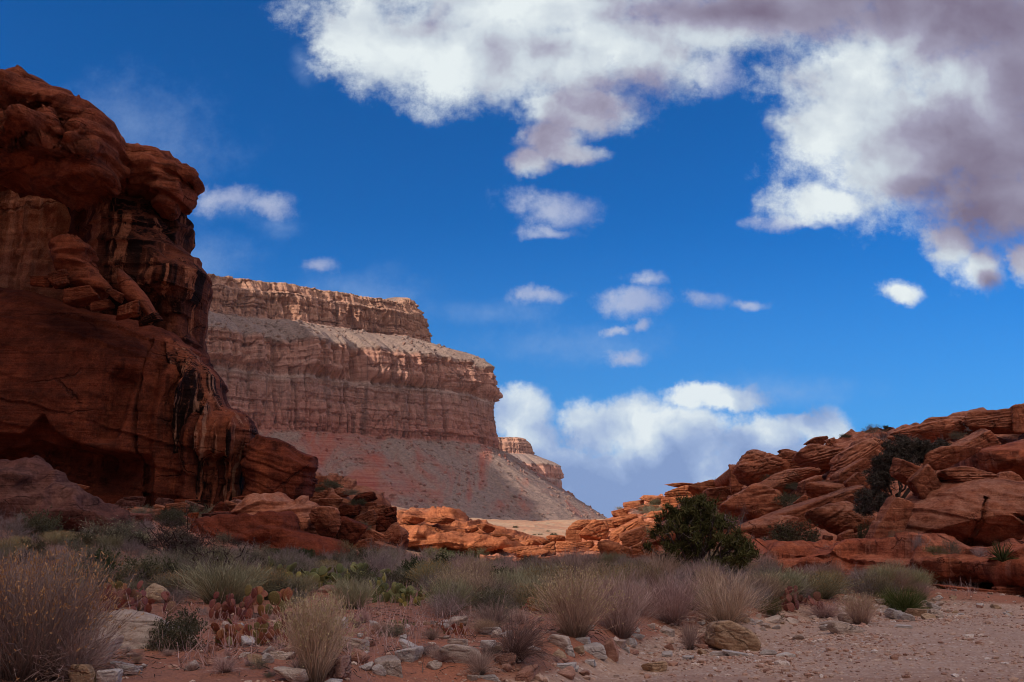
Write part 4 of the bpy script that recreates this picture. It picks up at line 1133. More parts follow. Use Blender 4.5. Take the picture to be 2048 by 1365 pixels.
LB = [
    (1362, 972, 66, 12, 'layer', 2, 'flat golden capstone on the sunlit knob left of the hill'),
    (1366, 986, 76, 28, 'layer', 0, 'thick sunlit block under the golden capstone'),
    (1414, 982, 80, 42, 'round', 0, 'rounded sunlit block right of the capstone stack'),
    (1352, 1006, 60, 24, 'block', 6, 'sunlit block below the capstone stack'),
    (1306, 998, 54, 18, 'layer', 6, 'flat sunlit rock stepping down left of the capstone stack'),
    (1268, 1012, 46, 20, 'block', 10, 'small sunlit block on the lower skyline'),
    (1292, 1018, 50, 16, 'layer', 8, 'low sunlit ledge rock below the skyline blocks'),
    (1240, 1026, 36, 14, 'block', 12, 'tiny sunlit rock where the hill meets the sky'),
    (1222, 1048, 78, 22, 'slab', 4, 'overhanging golden slab with red shaded hollow beneath'),
    (1188, 1064, 62, 44, 'round', 24, 'smooth egg shaped sunlit boulder in the valley'),
    (1147, 1074, 32, 28, 'block', 0, 'square sunlit boulder left of the egg shaped one'),
    (1170, 1050, 70, 24, 'round', 14, 'low sunlit dome behind the egg shaped boulder'),
    (1250, 1064, 84, 30, 'slab', 30, 'long slanting sunlit slab below the golden overhang'),
    (1112, 1080, 40, 18, 'round', 0, 'small dark red boulder at the head of the valley'),
    (1090, 1084, 40, 14, 'layer', 4, 'flat ledge rock left of the small dark boulder'),
    (1052, 1104, 88, 26, 'round', 8, 'long sunlit boulder at the valley mouth'),
    (1096, 1100, 32, 26, 'block', 14, 'blocky sunlit rock beside the long valley boulder'),
    (1128, 1094, 34, 22, 'block', 0, 'sunlit block between two valley boulders'),
    (1164, 1094, 52, 20, 'block', 6, 'pale sunlit block in the valley ledge row'),
    (1198, 1092, 40, 24, 'round', 6, 'rounded rock at the right end of the valley ledge row'),
    (1090, 1122, 110, 20, 'layer', 4, 'low broad sunlit ledge behind the brush'),
    (1166, 1124, 90, 26, 'layer', 6, 'wide orange ledge rock behind the brush'),
    (1226, 1104, 58, 50, 'pit', 10, 'dark hollowed boulder left of the juniper'),
    (1210, 1132, 60, 20, 'block', 0, 'low block under the hollowed boulder'),
    (1262, 1118, 34, 52, 'slab', 60, 'upright thin slab beside the juniper'),
    (1290, 1100, 60, 34, 'block', 16, 'reddish block behind the left branches of the juniper'),
    (1268, 1074, 60, 30, 'block', 20, 'sunlit broken block above the upright thin slab'),
    (1250, 1040, 60, 18, 'layer', 10, 'sunlit layered rock above the golden overhang'),
    (1322, 1030, 60, 22, 'layer', 14, 'sunlit slab left of the triangular boulder'),
    (1300, 1056, 46, 26, 'round', 0, 'round sunlit rock at the foot of the triangular boulder'),
]
for x, y, w, h, key, t, lab in LB:
    hb(x, y, w, h, key, t, lab, mat='lit', front=1.5)
# loose rubble over the hillside
rr = random.Random(21)
for i in range(90):
    x = rr.uniform(1240, 2040)
    s = float(np.interp(x, SKX, SKY_))
    y = s + 14 + (1096 - s - 14) * rr.random() ** 0.8
    w = rr.uniform(10, 30) * (1 if rr.random() < 0.8 else 1.6)
    hb(x, y, w, w * rr.uniform(0.45, 0.9), rr.choice(['block', 'round', 'layer', 'block']), rr.uniform(-25, 30), 'small loose red rock scattered among the big boulders of the right hillside',
       mat='lit' if x < 1420 else 'hill', front=1.0, group='loose rocks on the right hillside')

# the brick-red ledge along the wash
def lfn(px, py):
    P = np.stack([px / 70.0, py / 55.0, 0 * px], -1)
    e = 0.7 * fbm(P, 3, 0.5, seed=81)
    e = e + 0.8 * sst(1150, 1172, py)                           # undercut foot
    hol = sst(1.0, 0.3, np.hypot((px - 1575) / 60, (py - 1122) / 12)) * 0.9 + sst(1.0, 0.2, np.hypot((px - 1930) / 70, (py - 1125) / 26)) * 0.7 + sst(1.0, 0.4, np.hypot((px - 1532) / 8, (py - 1118) / 8)) * 0.6
    hol = hol + sst(1.0, 0.2, np.hypot((px - 1740) / 26, (py - 1160) / 16)) * 0.9 + sst(1.0, 0.2, np.hypot((px - 1872) / 12, (py - 1140) / 26)) * 0.6
    return e + hol
mass('rock_ledge', [(1470, 1150), (1490, 1120), (1515, 1101), (1570, 1096), (1640, 1100), (1700, 1098), (1800, 1094), (1880, 1093), (1960, 1096), (2040, 1100), (2200, 1100), (2220, 1178), (2040, 1176), (1960, 1173), (1900, 1169), (1860, 1170), (1800, 1184), (1700, 1190), (1500, 1195)],
     lambda px: 34.5 - (px - 1500) * 0.0125, 1.3, 0.8, 'ledge', 1.7, back=4.5, seed=83, rough=0.26, strata=0.15, sfreq=2.2, saw=0.3, blocks=0.42, bscale=0.5, pw=0.42, fn=lfn, jit=2,
     label='long brick red rock ledge with undercut foot along the dry wash', cat='rock ledge')
for x, y, w, h, t, k_, lab in [(1930, 1182, 120, 20, -2, 'slab', 'thin red slab under the ledge, right of the brush'), (2036, 1184, 120, 22, -1, 'slab', 'red slab under the ledge at the right edge'), (1990, 1197, 160, 10, 0, 'slab', 'lowest flat red slab beside the wash'),
                             (2030, 1200, 60, 9, 2, 'slab', 'pale flat stone at the right edge of the wash'), (1744, 1180, 60, 26, -14, 'block', 'broken red block fallen under the ledge among grasses')]:
    boulder(x, y, w, h, 27.4 if x > 1800 else 30, k_, 'lime_y' if 'pale' in lab else 'ledge', t, label=lab, cat='rock slab', name='rock_slab', deep=1.0)

# ------------------------------------------------------------------ sunlit shelf in the middle distance
def shfn(px, py):
    e = 0.0
    nz_ = fbm(np.stack([px / 40.0, 0 * px, 0 * px], -1), 3, seed=92); l1 = 1050 + 0.05 * (px - 800) + 7 * nz_; l2 = 1068 + 0.06 * (px - 800) - 7 * nz_; l3 = 1093 + 5 * nz_
    e = e - 2.2 * sst(l1 - 8, l1 + 3, py) - 2.6 * sst(l2 - 8, l2 + 3, py) + 2.4 * sst(l3, l3 + 8, py)
    return e
mass('sunlit_shelf', [(740, 1040), (775, 1028), (800, 1026), (850, 1030), (900, 1028), (930, 1034), (950, 1044), (985, 1056), (1010, 1066), (1050, 1076), (1086, 1086), (1075, 1100), (1040, 1116), (1000, 1135), (760, 1140)], 104, 4.0, 2.4, 'lit', 1.5, back=14, seed=91, rough=0.3, strata=0.32, sfreq=1.1, saw=0.8, blocks=0.55, bscale=0.28, fn=shfn, jit=2,
     label='layered orange rock shelf lit by the sun at the head of the valley', cat='rock ledge')
for x, y, w, h, t, k_, lab in [(856, 1080, 56, 24, 4, 'round', 'rounded sunlit boulder on the orange shelf'), (912, 1082, 62, 28, 0, 'layer', 'wide sunlit block in the middle of the orange shelf'), (812, 1072, 36, 22, 10, 'block', 'sunlit block at the left end of the orange shelf'),
                               (960, 1080, 40, 14, 0, 'layer', 'flat sunlit rock right of the wide shelf block'), (846, 1104, 70, 12, 0, 'layer', 'thin sunlit ledge below the orange shelf boulders'), (905, 1110, 60, 16, -4, 'round', 'low sunlit rock at the foot of the orange shelf'),
                               (880, 1042, 60, 14, 3, 'layer', 'reddish crest rock on top of the orange shelf'), (826, 1040, 50, 16, 0, 'layer', 'broken crest rock at the upper left of the orange shelf'), (1000, 1072, 50, 10, -4, 'layer', 'thin layered rock on the right slope of the orange shelf')]:
    boulder(x, y, w, h, 97.5, k_, 'lit', t, label=lab, cat='rock', name='rock')


rs_ = random.Random(55)
for i in range(46):
    x = rs_.uniform(790, 1070); top = float(np.interp(x, [775, 930, 1010, 1086], [1032, 1036, 1068, 1088]))
    y = rs_.uniform(top + 4, 1114); w = rs_.uniform(12, 38)
    boulder(x, y, w, w * rs_.uniform(0.3, 0.65), 98.6 - 1.5 * (y - top) / 60, rs_.choice(['layer', 'block', 'layer', 'slab']), 'lit', rs_.uniform(-10, 12), name='rock', cat='rock',
            label='small broken sunlit rock on the ledges of the orange shelf', group='broken rocks on the sunlit shelf')
for i in range(60):
    x = rs_.uniform(190, 500); y = rs_.uniform(1004, 1056); w = rs_.uniform(18, 60)
    boulder(x, y, w, w * rs_.uniform(0.4, 0.7), 42.6 - 4.0 * (y - 1004) / 52, rs_.choice(['layer', 'block', 'round', 'slab']), rs_.choice(['lower', 'hill', 'purple', 'cliff']), rs_.uniform(-15, 15), name='rock', cat='rock',
            label='small fallen red rock at the foot of the dark cliff', group='fallen rocks at the foot of the cliff')

# ------------------------------------------------------------------ vegetation builders
def ribbons(P, Wd, rnd, rng, t0=0.0):
    """thin tapering blades along polylines P (n,k,3); Wd (n,k) widths"""
    n, k, _ = P.shape
    d = np.gradient(P, axis=1)
    side = np.cross(d, rng.normal(size=(n, 1, 3)))
    side /= np.linalg.norm(side, axis=2, keepdims=True) + 1e-9
    A = P - side * Wd[..., None] * 0.5; B = P + side * Wd[..., None] * 0.5
    V = np.stack([A, B], 2).reshape(-1, 3)
    i = np.arange(n * k * 2).reshape(n, k, 2)
    Q = np.stack([i[:, :-1, 0], i[:, :-1, 1], i[:, 1:, 1], i[:, 1:, 0]], -1).reshape(-1, 4)
    r = np.repeat(rnd, k * 2)
    t = np.tile(np.repeat(np.linspace(t0, 1, k), 2), n)
    return V, Q, r, t

class Bunch:
    def __init__(s): s.V, s.Q, s.r, s.t, s.n = [], [], [], [], 0
    def add(s, V, Q, r, t):
        s.V.append(V); s.Q.append(Q + s.n); s.r.append(r); s.t.append(t); s.n += len(V)
        return s
    def mesh(s, name, mat):
        return mesh(name, np.concatenate(s.V), np.concatenate(s.Q), M[mat], smooth=False, attrs={'rnd': np.concatenate(s.r), 'len': np.concatenate(s.t)})

def stems(rng, n, H=1.0, r0=0.10, spread=0.55, curve=0.25, k=5, w=0.006, hvar=0.35, lean=(0, 0), wob=0.032):
    th = rng.uniform(0, 2 * np.pi, n)
    rad = r0 * np.sqrt(rng.random(n))
    l = np.abs(rng.normal(size=n)) * spread * 0.6 + rad / max(r0, 1e-3) * spread * 0.25
    l = np.minimum(l * np.where(rng.random(n) < 0.12, 1.9, 1.0), 1.35)
    L = H * rng.uniform(1 - hvar, 1, n) * (1 - 0.12 * l)
    base = np.stack([rad * np.cos(th), rad * np.sin(th), np.full(n, -0.03)], -1)
    th2 = th + rng.normal(size=n) * 0.5
    t = np.linspace(0, 1, k)
    a = l[:, None] * (1 + curve * (t[None] - 0.5) * 2)
    dx = np.sin(a) * np.cos(th2)[:, None] + lean[0] * t; dy = np.sin(a) * np.sin(th2)[:, None] + lean[1] * t; dz = np.cos(a)
    D = np.stack([dx, dy, dz], -1) * (L / (k - 1))[:, None, None]
    P = base[:, None] + np.concatenate([np.zeros((n, 1, 3)), np.cumsum(D[:, 1:], 1)], 1)
    P[:, 1:] += rng.normal(size=(n, k - 1, 3)) * wob * H * t[None, 1:, None]
    Wd = np.full((n, k), w) * np.linspace(1.0, 0.45, k)[None] * rng.uniform(0.6, 1.3, (n, 1))
    return P, Wd

def offshoots(rng, P, m, L, ang=0.5, k=3, w=0.004, t=(0.35, 0.95), up=0.3, wob=0.1):
    n, kk, _ = P.shape
    src = rng.integers(0, n, m)
    tt = rng.uniform(t[0], t[1], m) * (kk - 1)
    i = np.minimum(tt.astype(int), kk - 2); f = (tt - i)[:, None]
    a = P[src, i] * (1 - f) + P[src, i + 1] * f
    d = P[src, i + 1] - P[src, i]
    d /= np.linalg.norm(d, axis=1, keepdims=True) + 1e-9
    d = d + rng.normal(size=(m, 3)) * ang + np.array([0, 0, up])
    d /= np.linalg.norm(d, axis=1, keepdims=True)
    ln = L * rng.uniform(0.4, 1.0, m)
    s_ = np.linspace(0, 1, k)
    Q = a[:, None] + d[:, None] * ln[:, None, None] * s_[None, :, None]
    Q[:, 1:] += rng.normal(size=(m, k - 1, 3)) * wob * ln[:, None, None]
    Wd = np.full((m, k), w) * np.linspace(1, 0.5, k)[None] * rng.uniform(0.6, 1.3, (m, 1))
    return Q, Wd

def tips(rng, P, n, L=0.03, w=0.012, t=(0.8, 1.0), ang=0.8):
    return offshoots(rng, P, n, L, ang, 2, w, t, 0.3, 0.0)

def mk_dry(seed, n=700, H=1.0, spread=0.5, mat='dry', seedmat=None, r0=0.12, twig=900, w=0.0055, lean=(0, 0), curve=0.25, seeds=1.0):
    rng = np.random.default_rng(seed)
    P, Wd = stems(rng, n, H, r0, spread, curve, 6, w, 0.45, lean)
    b = Bunch().add(*ribbons(P, Wd, rng.random(n), rng))
    if twig:
        P2, W2 = offshoots(rng, P, twig, 0.22 * H, 0.28, 3, w * 0.75, (0.45, 0.95), 0.25, 0.05)
        b.add(*ribbons(P2, W2, rng.random(len(P2)), rng, 0.6))
    parts = [('stems', b.mesh('dry_stems', mat))]
    if seedmat:
        P3, W3 = tips(rng, P, int(n * 3.0 * seeds), 0.03 * H, 0.010 * H, (0.92, 1.0), 0.7)
        P4, W4 = tips(rng, P2 if twig else P, int(n * 1.6 * seeds ** 2), 0.028 * H, 0.010 * H, (0.8, 1.0), 0.7)
        s_ = Bunch().add(*ribbons(P3, W3, rng.random(len(P3)), rng)).add(*ribbons(P4, W4, rng.random(len(P4)), rng))
        parts.append(('seed_heads', s_.mesh('seed_heads', seedmat)))
    return parts

def mk_twig(seed, mat='grey', W=0.75, n0=42, n1=420, n2=1700, leaf=None, nleaf=0, lsize=0.03, w=0.012, up=0.25):
    rng = np.random.default_rng(seed)
    P0, W0 = stems(rng, n0, 0.80, 0.10, 1.0 * W / 0.75, 0.1, 6, w, 0.3, wob=0.05)
    P1, W1 = offshoots(rng, P0, n1, 0.36, 0.5, 4, w * 0.55, (0.25, 0.95), up, 0.10)
    P2, W2 = offshoots(rng, P1, n2, 0.19, 0.5, 3, w * 0.36, (0.3, 1.0), up, 0.08)
    b = Bunch().add(*ribbons(P0, W0, rng.random(n0) * 0.5, rng)).add(*ribbons(P1, W1, rng.random(n1), rng)).add(*ribbons(P2, W2, rng.random(n2), rng))
    parts = [('branches', b.mesh('twig_branches', mat))]
    if leaf:
        P3, W3 = offshoots(rng, P2, nleaf, lsize, 0.9, 2, lsize * 0.55, (0.0, 1.0), 0.3, 0.0)
        parts.append(('foliage', Bunch().add(*ribbons(P3, W3, rng.random(nleaf), rng)).mesh('shrub_foliage', leaf)))
    return parts

def tube(path, radii, seg=6):
    path = np.asarray(path, float); k = len(path)
    d = np.gradient(path, axis=0); d /= np.linalg.norm(d, axis=1, keepdims=True) + 1e-9
    ref = np.array([0.3, 0.9, 0.2]); u = np.cross(d, ref); u /= np.linalg.norm(u, axis=1, keepdims=True) + 1e-9
    v = np.cross(d, u)
    a = np.linspace(0, 2 * np.pi, seg, endpoint=False)
    V = path[:, None] + (u[:, None] * np.cos(a)[None, :, None] + v[:, None] * np.sin(a)[None, :, None]) * np.asarray(radii)[:, None, None]
    i = np.arange(k * seg).reshape(k, seg)
    j = np.roll(i, -1, 1)
    Q = np.stack([i[:-1], j[:-1], j[1:], i[1:]], -1).reshape(-1, 4)
    return V.reshape(-1, 3), Q

def mk_tree(seed, lobes, foliage, bark, nspray, slen, sw, trunk_h=0.25, nl=10, dead=0, strands=5, upb=0.5):
    """lobes: ellipsoids (x, y, z, rx, ry, rz) in tree units (height about 1)"""
    rng = np.random.default_rng(seed)
    lobes = np.array(lobes, float)
    b = Bunch(); fol = Bunch()
    trunkV = []
    def limb(p0, p1, r0, r1, k=7, jit=0.05):
        t = np.linspace(0, 1, k)
        P = p0[None] * (1 - t)[:, None] + p1[None] * t[:, None]
        P[1:-1] += rng.normal(size=(k - 2, 3)) * jit
        V, Q = tube(P, np.linspace(r0, r1, k))
        b.add(V, Q, np.full(len(V), rng.random()), np.zeros(len(V)))
        return P
    root = np.array([0, 0, -0.05])
    fork = np.array([0.01, 0, trunk_h])
    tr = limb(root, fork, 0.035, 0.026, 6, 0.008)
    P2s = []
    for l in lobes:
        c_ = l[:3] + np.array([0, 0, -0.2]) * l[5]
        st = tr[rng.integers(1, len(tr))]
        pp = limb(st, c_, 0.016, 0.006, 8, 0.022)
        for _ in range(nl):
            e = rng.normal(size=3); e /= np.linalg.norm(e)
            q = limb(pp[rng.integers(4, len(pp))], l[:3] + e * l[3:] * rng.uniform(0.6, 1.0), 0.005, 0.0015, 5, 0.015)
            P2s.append(q)
    # foliage: clumps at random in each lobe, denser towards the outside, gaps between clumps
    vol = lobes[:, 3] * lobes[:, 4] * lobes[:, 5]
    per = np.maximum(1, (nspray * vol ** 0.8 / (vol ** 0.8).sum()).astype(int))
    C_ = []
    for l, m in zip(lobes, per):
        nc = max(6, m // 26)
        e = rng.normal(size=(nc, 3)); e /= np.linalg.norm(e, axis=1, keepdims=True)
        cc = l[:3] + e * l[3:] * (rng.uniform(0.25, 1.08, (nc, 1)) ** 0.6)
        sz = l[3:].mean() * rng.uniform(0.13, 0.3, (nc, 1))
        sel = rng.integers(0, nc, m)
        C_.append(cc[sel] + rng.normal(size=(m, 3)) * sz[sel] * np.array([1, 1, 0.8]) * 0.6)
    C_ = np.concatenate(C_)
    m = len(C_)
    d = rng.normal(size=(m, 3)) + np.array([0, 0, upb]); d /= np.linalg.norm(d, axis=1, keepdims=True)
    P = C_[:, None] + d[:, None] * (slen * rng.uniform(0.5, 1.2, m))[:, None, None] * np.linspace(0, 1, 2)[None, :, None]
    for _ in range(strands):
        d2 = d + rng.normal(size=(m, 3)) * 0.55
        Pk = C_[:, None] + (d2 * (slen * rng.uniform(0.5, 1.1, (m, 1))))[:, None] * np.linspace(0, 1, 2)[None, :, None] + rng.normal(size=(m, 1, 3)) * slen * 0.3
        Wk = np.full((m, 2), sw) * np.array([1.0, 0.5])[None]
        fol.add(*ribbons(Pk, Wk, rng.random(m), rng))
    parts = [('trunk', b.mesh('tree_limbs', bark)), ('crown', fol.mesh('tree_crown', foliage))]
    if dead:
        q = np.stack(P2s)
        Pd, Wd = offshoots(rng, q, dead, 0.16, 0.6, 4, 0.004, (0.6, 1.0), 0.2, 0.12)
        parts.append(('bare_branches', Bunch().add(*ribbons(Pd, Wd, rng.random(dead), rng)).mesh('bare_twigs', 'grey')))
    return parts

def mk_dead(seed, n0=16, n1=120, n2=700, mat='dead'):
    rng = np.random.default_rng(seed)
    b = Bunch()
    P0, _ = stems(rng, n0, 0.8, 0.16, 1.3, 0.5, 9, 0.02, 0.35, wob=0.07)
    for p in P0:
        V, Q = tube(p, np.linspace(0.014, 0.005, len(p)), 5)
        b.add(V, Q, np.full(len(V), rng.random() * 0.6), np.zeros(len(V)))
    P1, W1 = offshoots(rng, P0, n1, 0.42, 0.7, 6, 0.011, (0.2, 1.0), 0.1, 0.11)
    P2, W2 = offshoots(rng, P1, n2, 0.22, 0.7, 4, 0.006, (0.2, 1.0), 0.1, 0.12)
    b.add(*ribbons(P1, W1, rng.random(n1) * 0.7, rng)).add(*ribbons(P2, W2, rng.random(n2), rng))
    return [('branches', b.mesh('dead_branches', mat))]

def mk_yucca(seed, n=170):
    rng = np.random.default_rng(seed)
    P, Wd = stems(rng, n, 0.95, 0.05, 1.5, 0.15, 4, 0.035, 0.3, wob=0.0)
    return [('blades', Bunch().add(*ribbons(P, Wd, rng.random(n), rng)).mesh('yucca_blades', 'yucca'))]

KIT = {
    'dry': [mk_dry(1, 750, mat='dry', seedmat='seedp'), mk_dry(2, 700, mat='dryp'), mk_dry(3, 700, spread=0.62, mat='dryp', seedmat=None), mk_dry(4, 650, spread=0.75, mat='dry')],
    'rabbit': [mk_dry(11, 2300, spread=0.62, mat='dryp', seedmat='seed', r0=0.36, twig=1800, w=0.0052, seeds=0.55)],
    'bunchy': [mk_dry(12, 900, spread=0.36, mat='dry', seedmat='seedp', r0=0.10, twig=1700, w=0.0055)],
    'sprawl': [mk_dry(13, 800, spread=1.15, mat='dark_dry', r0=0.14, twig=500, w=0.009, lean=(0.35, -0.1), curve=0.8)],
    'low': [mk_dry(14, 420, spread=1.0, mat='dryp', r0=0.10, twig=500, w=0.010, curve=0.5)],
    'sage': [mk_dry(21, 900, spread=0.5, mat='sage', r0=0.2, twig=900, w=0.0075), mk_dry(22, 900, spread=0.62, mat='sage', seedmat='seed', r0=0.2, twig=900, w=0.0075)],
    'bunch': [mk_dry(23, 1300, spread=0.9, mat='bunch', r0=0.3, twig=0, w=0.011, curve=0.35)],
    'twig': [mk_twig(31, 'grey', 0.9), mk_twig(32, 'grey', 1.05), mk_twig(33, 'grey', 0.75, n0=30)],
    'gtwig': [mk_twig(34, 'greygreen', 0.95, leaf='sage', nleaf=1800, lsize=0.028), mk_twig(35, 'greygreen', 0.8, leaf='olive', nleaf=2200, lsize=0.026)],
    'green': [mk_twig(36, 'bark', 1.0, leaf='green', nleaf=6500, lsize=0.05), mk_twig(37, 'bark', 0.85, leaf='green', nleaf=6500, lsize=0.05)],
    'olive': [mk_twig(38, 'greygreen', 0.95, leaf='olive', nleaf=5500, lsize=0.045), mk_twig(39, 'bark', 1.1, leaf='olive', nleaf=5500, lsize=0.045)],
    'ygreen': [mk_twig(40, 'greygreen', 0.8, leaf='ygreen', nleaf=3600, lsize=0.045)],
    'dead': [mk_dead(51), mk_dead(52, 20, 160, 900)],
    'yucca': [mk_yucca(61)],
}
_kc = {}
NAMES = {'dry': ('dry_bush', 'bush'), 'rabbit': ('rabbitbrush', 'bush'), 'bunchy': ('dry_bunch_grass', 'grass clump'), 'sprawl': ('dry_grass_clump', 'grass clump'), 'low': ('dry_grass_clump', 'grass clump'),
         'sage': ('sage_bush', 'bush'), 'bunch': ('green_bunch_grass', 'grass clump'), 'twig': ('twiggy_shrub', 'shrub'), 'gtwig': ('grey_shrub', 'shrub'), 'green': ('green_shrub', 'shrub'), 'olive': ('olive_shrub', 'shrub'),
         'ygreen': ('yellow_green_shrub', 'shrub'), 'dead': ('dead_brush', 'brush'), 'yucca': ('yucca_plant', 'yucca')}
vr = random.Random(8)

def plant_at(loc, w, h, key, label, group=None, var=None, ratio=1.25, yaw=None):
    """w, h in metres"""
    i = _kc.get(key, 0); _kc[key] = i + 1
    parts = KIT[key][(i if var is None else var) % len(KIT[key])]
    nm, cat = NAMES[key]
    r = empty(nm, loc, vr.uniform(0, 6.28) if yaw is None else yaw, (w / ratio, w / ratio, h), label=label, cat=cat, group=group)
    for pn, me in parts:
        put(pn, me, parent=r)
    return r

RATIO = {'dry': 1.15, 'rabbit': 1.5, 'bunchy': 0.85, 'sprawl': 1.6, 'low': 1.5, 'sage': 1.1, 'bunch': 1.5, 'twig': 1.5, 'gtwig': 1.4, 'green': 1.5, 'olive': 1.5, 'ygreen': 1.3, 'dead': 1.6, 'yucca': 1.7}
def plant(px, py, w, h, key, label, group=None, var=None, yaw=None, hill=False, front=1.0, sink=0.0):
    if hill:
        Y = float(hill_depth(px, py)) - front
        p = at(px, py, Y); loc = (p[0], p[1], p[2] - sink)
    else:
        loc = ground_at(px, py); Y = loc.y
    s = Y / FPX
    return plant_at(loc, w * s, h * s, key, label, group, var, RATIO[key], yaw)

# ---- plants of the foreground and the brush band, each where the photograph has one
PL = [
    (52, 1352, 330, 262, 'rabbit', 'tall tan rabbitbrush with yellow seed tips filling the lower left corner'),
    (150, 1362, 230, 150, 'low', 'low sprawling dry grass beside the large pale boulder at left'),
    (20, 1290, 200, 170, 'rabbit', 'second rabbitbrush with yellow tips behind the tall left corner one'),
    (628, 1362, 150, 172, 'bunchy', 'upright tan bunch grass with pale seed tips at the bottom centre left'),
    (1030, 1322, 150, 100, 'sprawl', 'sprawling dark dry clump leaning right over white stones'),
    (985, 1262, 110, 70, 'low', 'thin dry grass behind the sprawling dark clump'),
    (1150, 1272, 185, 138, 'dry', 'tall tan dry bush left of centre on the wash bank'),
    (1240, 1272, 185, 136, 'dry', 'pinkish tall dry bush in the middle of the wash bank'),
    (1345, 1248, 160, 108, 'dry', 'paler dry bush right of the pinkish one on the bank'),
    (1452, 1254, 185, 124, 'dry', 'wide dry bush above the big tan boulder on the bank'),
    (1545, 1238, 50, 50, 'ygreen', 'small yellow green shrub right of the wide dry bush'),
    (1380, 1300, 60, 70, 'low', 'dark dead tuft hanging on the eroded bank left of the tan boulder'),
    (1722, 1250, 96, 66, 'dry', 'pinkish rounded dry bush among stones on the right bank'),
    (1806, 1222, 104, 54, 'bunch', 'low dome of dark green bunch grass by the ochre stone'),
    (1795, 1186, 80, 46, 'dry', 'tan dry bush just behind the green bunch grass'),
    (1846, 1200, 40, 40, 'dry', 'small tan tuft right of the green bunch grass'),
    (1566, 1196, 120, 62, 'sage', 'pale green sage bush right of the juniper'),
    (1640, 1196, 110, 54, 'sage', 'second pale sage bush left of the pinkish dry bush'),
    (1690, 1188, 70, 46, 'twig', 'grey twiggy shrub behind the pinkish dry bush'),
    (1650, 1236, 110, 40, 'low', 'dark tangled dry clump behind the reddish cactus'),
    (446, 1206, 170, 92, 'sage', 'large pale sage bush left of the green cactus row'),
    (532, 1200, 90, 70, 'sage', 'feathery sage bush touching the green cactus row'),
    (360, 1300, 120, 92, 'olive', 'dark olive bush right of the large pale boulder'),
    (705, 1218, 100, 66, 'sage', 'sage bush with yellow tips in front of the green cactus'),
    (828, 1168, 84, 62, 'green', 'round dark green bush behind the cactus row'),
    (1000, 1184, 88, 56, 'green', 'dark green bush at the centre of the brush band'),
    (925, 1198, 120, 78, 'twig', 'grey pink twiggy shrub between two dark green bushes'),
    (885, 1238, 110, 66, 'twig', 'dense grey twiggy shrub on the edge of the red dirt'),
    (990, 1222, 60, 50, 'ygreen', 'yellow green shrub below the centre dark bush'),
    (1100, 1206, 100, 82, 'sage', 'feathery pale sage bush left of the tall dry bushes'),
    (755, 1162, 90, 84, 'twig', 'bare purple grey shrub left of the round dark green bush'),
    (655, 1140, 80, 44, 'twig', 'low grey shrub at the foot of the sloping dark slab'),
    (575, 1146, 110, 60, 'twig', 'grey twiggy shrub in front of the sloping dark slab'),
    (290, 1178, 150, 78, 'olive', 'dark bushy shrub behind the reddish cactus at left'),
    (196, 1152, 90, 62, 'green', 'small dark green bush left of the bushy dark shrub'),
    (215, 1090, 150, 70, 'gtwig', 'grey green shrub below the purplish boulder'),
    (72, 1080, 110, 70, 'olive', 'green leafy shrub at the left edge below the boulder'),
    (14, 1084, 100, 72, 'twig', 'grey shrub at the far left edge'),
    (30, 1130, 100, 40, 'dead', 'low dark dead brush at the left edge'),
    (350, 1120, 220, 110, 'dead', 'tangled black dead brush under the cliff column'),
    (450, 1150, 200, 100, 'dead', 'second tangled dead brush in front of the sloping slab'),
    (405, 1166, 140, 66, 'twig', 'grey shrub in front of the tangled dead brush'),
    (350, 1172, 100, 60, 'gtwig', 'pale grey green shrub below the dead brush'),
    (500, 1160, 90, 56, 'twig', 'dull grey shrub behind the pale sage bush'),
    (250, 1214, 80, 40, 'low', 'thin dry grass sprouting behind the reddish cactus at left'),
    (140, 1180, 120, 60, 'olive', 'dark green growth behind the yellow seed tips'),
    (1270, 1170, 90, 52, 'olive', 'olive bush left of the juniper trunk'),
    (1200, 1168, 80, 46, 'green', 'dark bush behind the tall pinkish dry bush'),
    (1335, 1186, 90, 50, 'gtwig', 'grey green bush in front of the juniper'),
    (1490, 1180, 80, 50, 'twig', 'grey shrub right below the juniper'),
    (1130, 1160, 80, 44, 'olive', 'olive shrub at the head of the wash brush'),
    (1060, 1150, 80, 40, 'olive', 'dim olive shrub behind the feathery sage'),
    (900, 1142, 90, 42, 'green', 'dark shrub in front of the sunlit orange shelf'),
    (960, 1140, 80, 34, 'twig', 'grey shrub in front of the shaded end of the orange shelf'),
    (700, 1150, 70, 40, 'gtwig', 'faded shrub between the dark slab and the cactus'),
    (1040, 1250, 60, 40, 'low', 'short dry tuft among pink stones near the centre'),
    (450, 1345, 90, 40, 'low', 'small dry tuft in the gravel at lower left'),
    (960, 1350, 90, 60, 'low', 'dry tuft over the white flat stone at the bottom centre'),
]
for x, y, w, h, key, lab in PL:
    plant(x, y, w, h, key, lab)
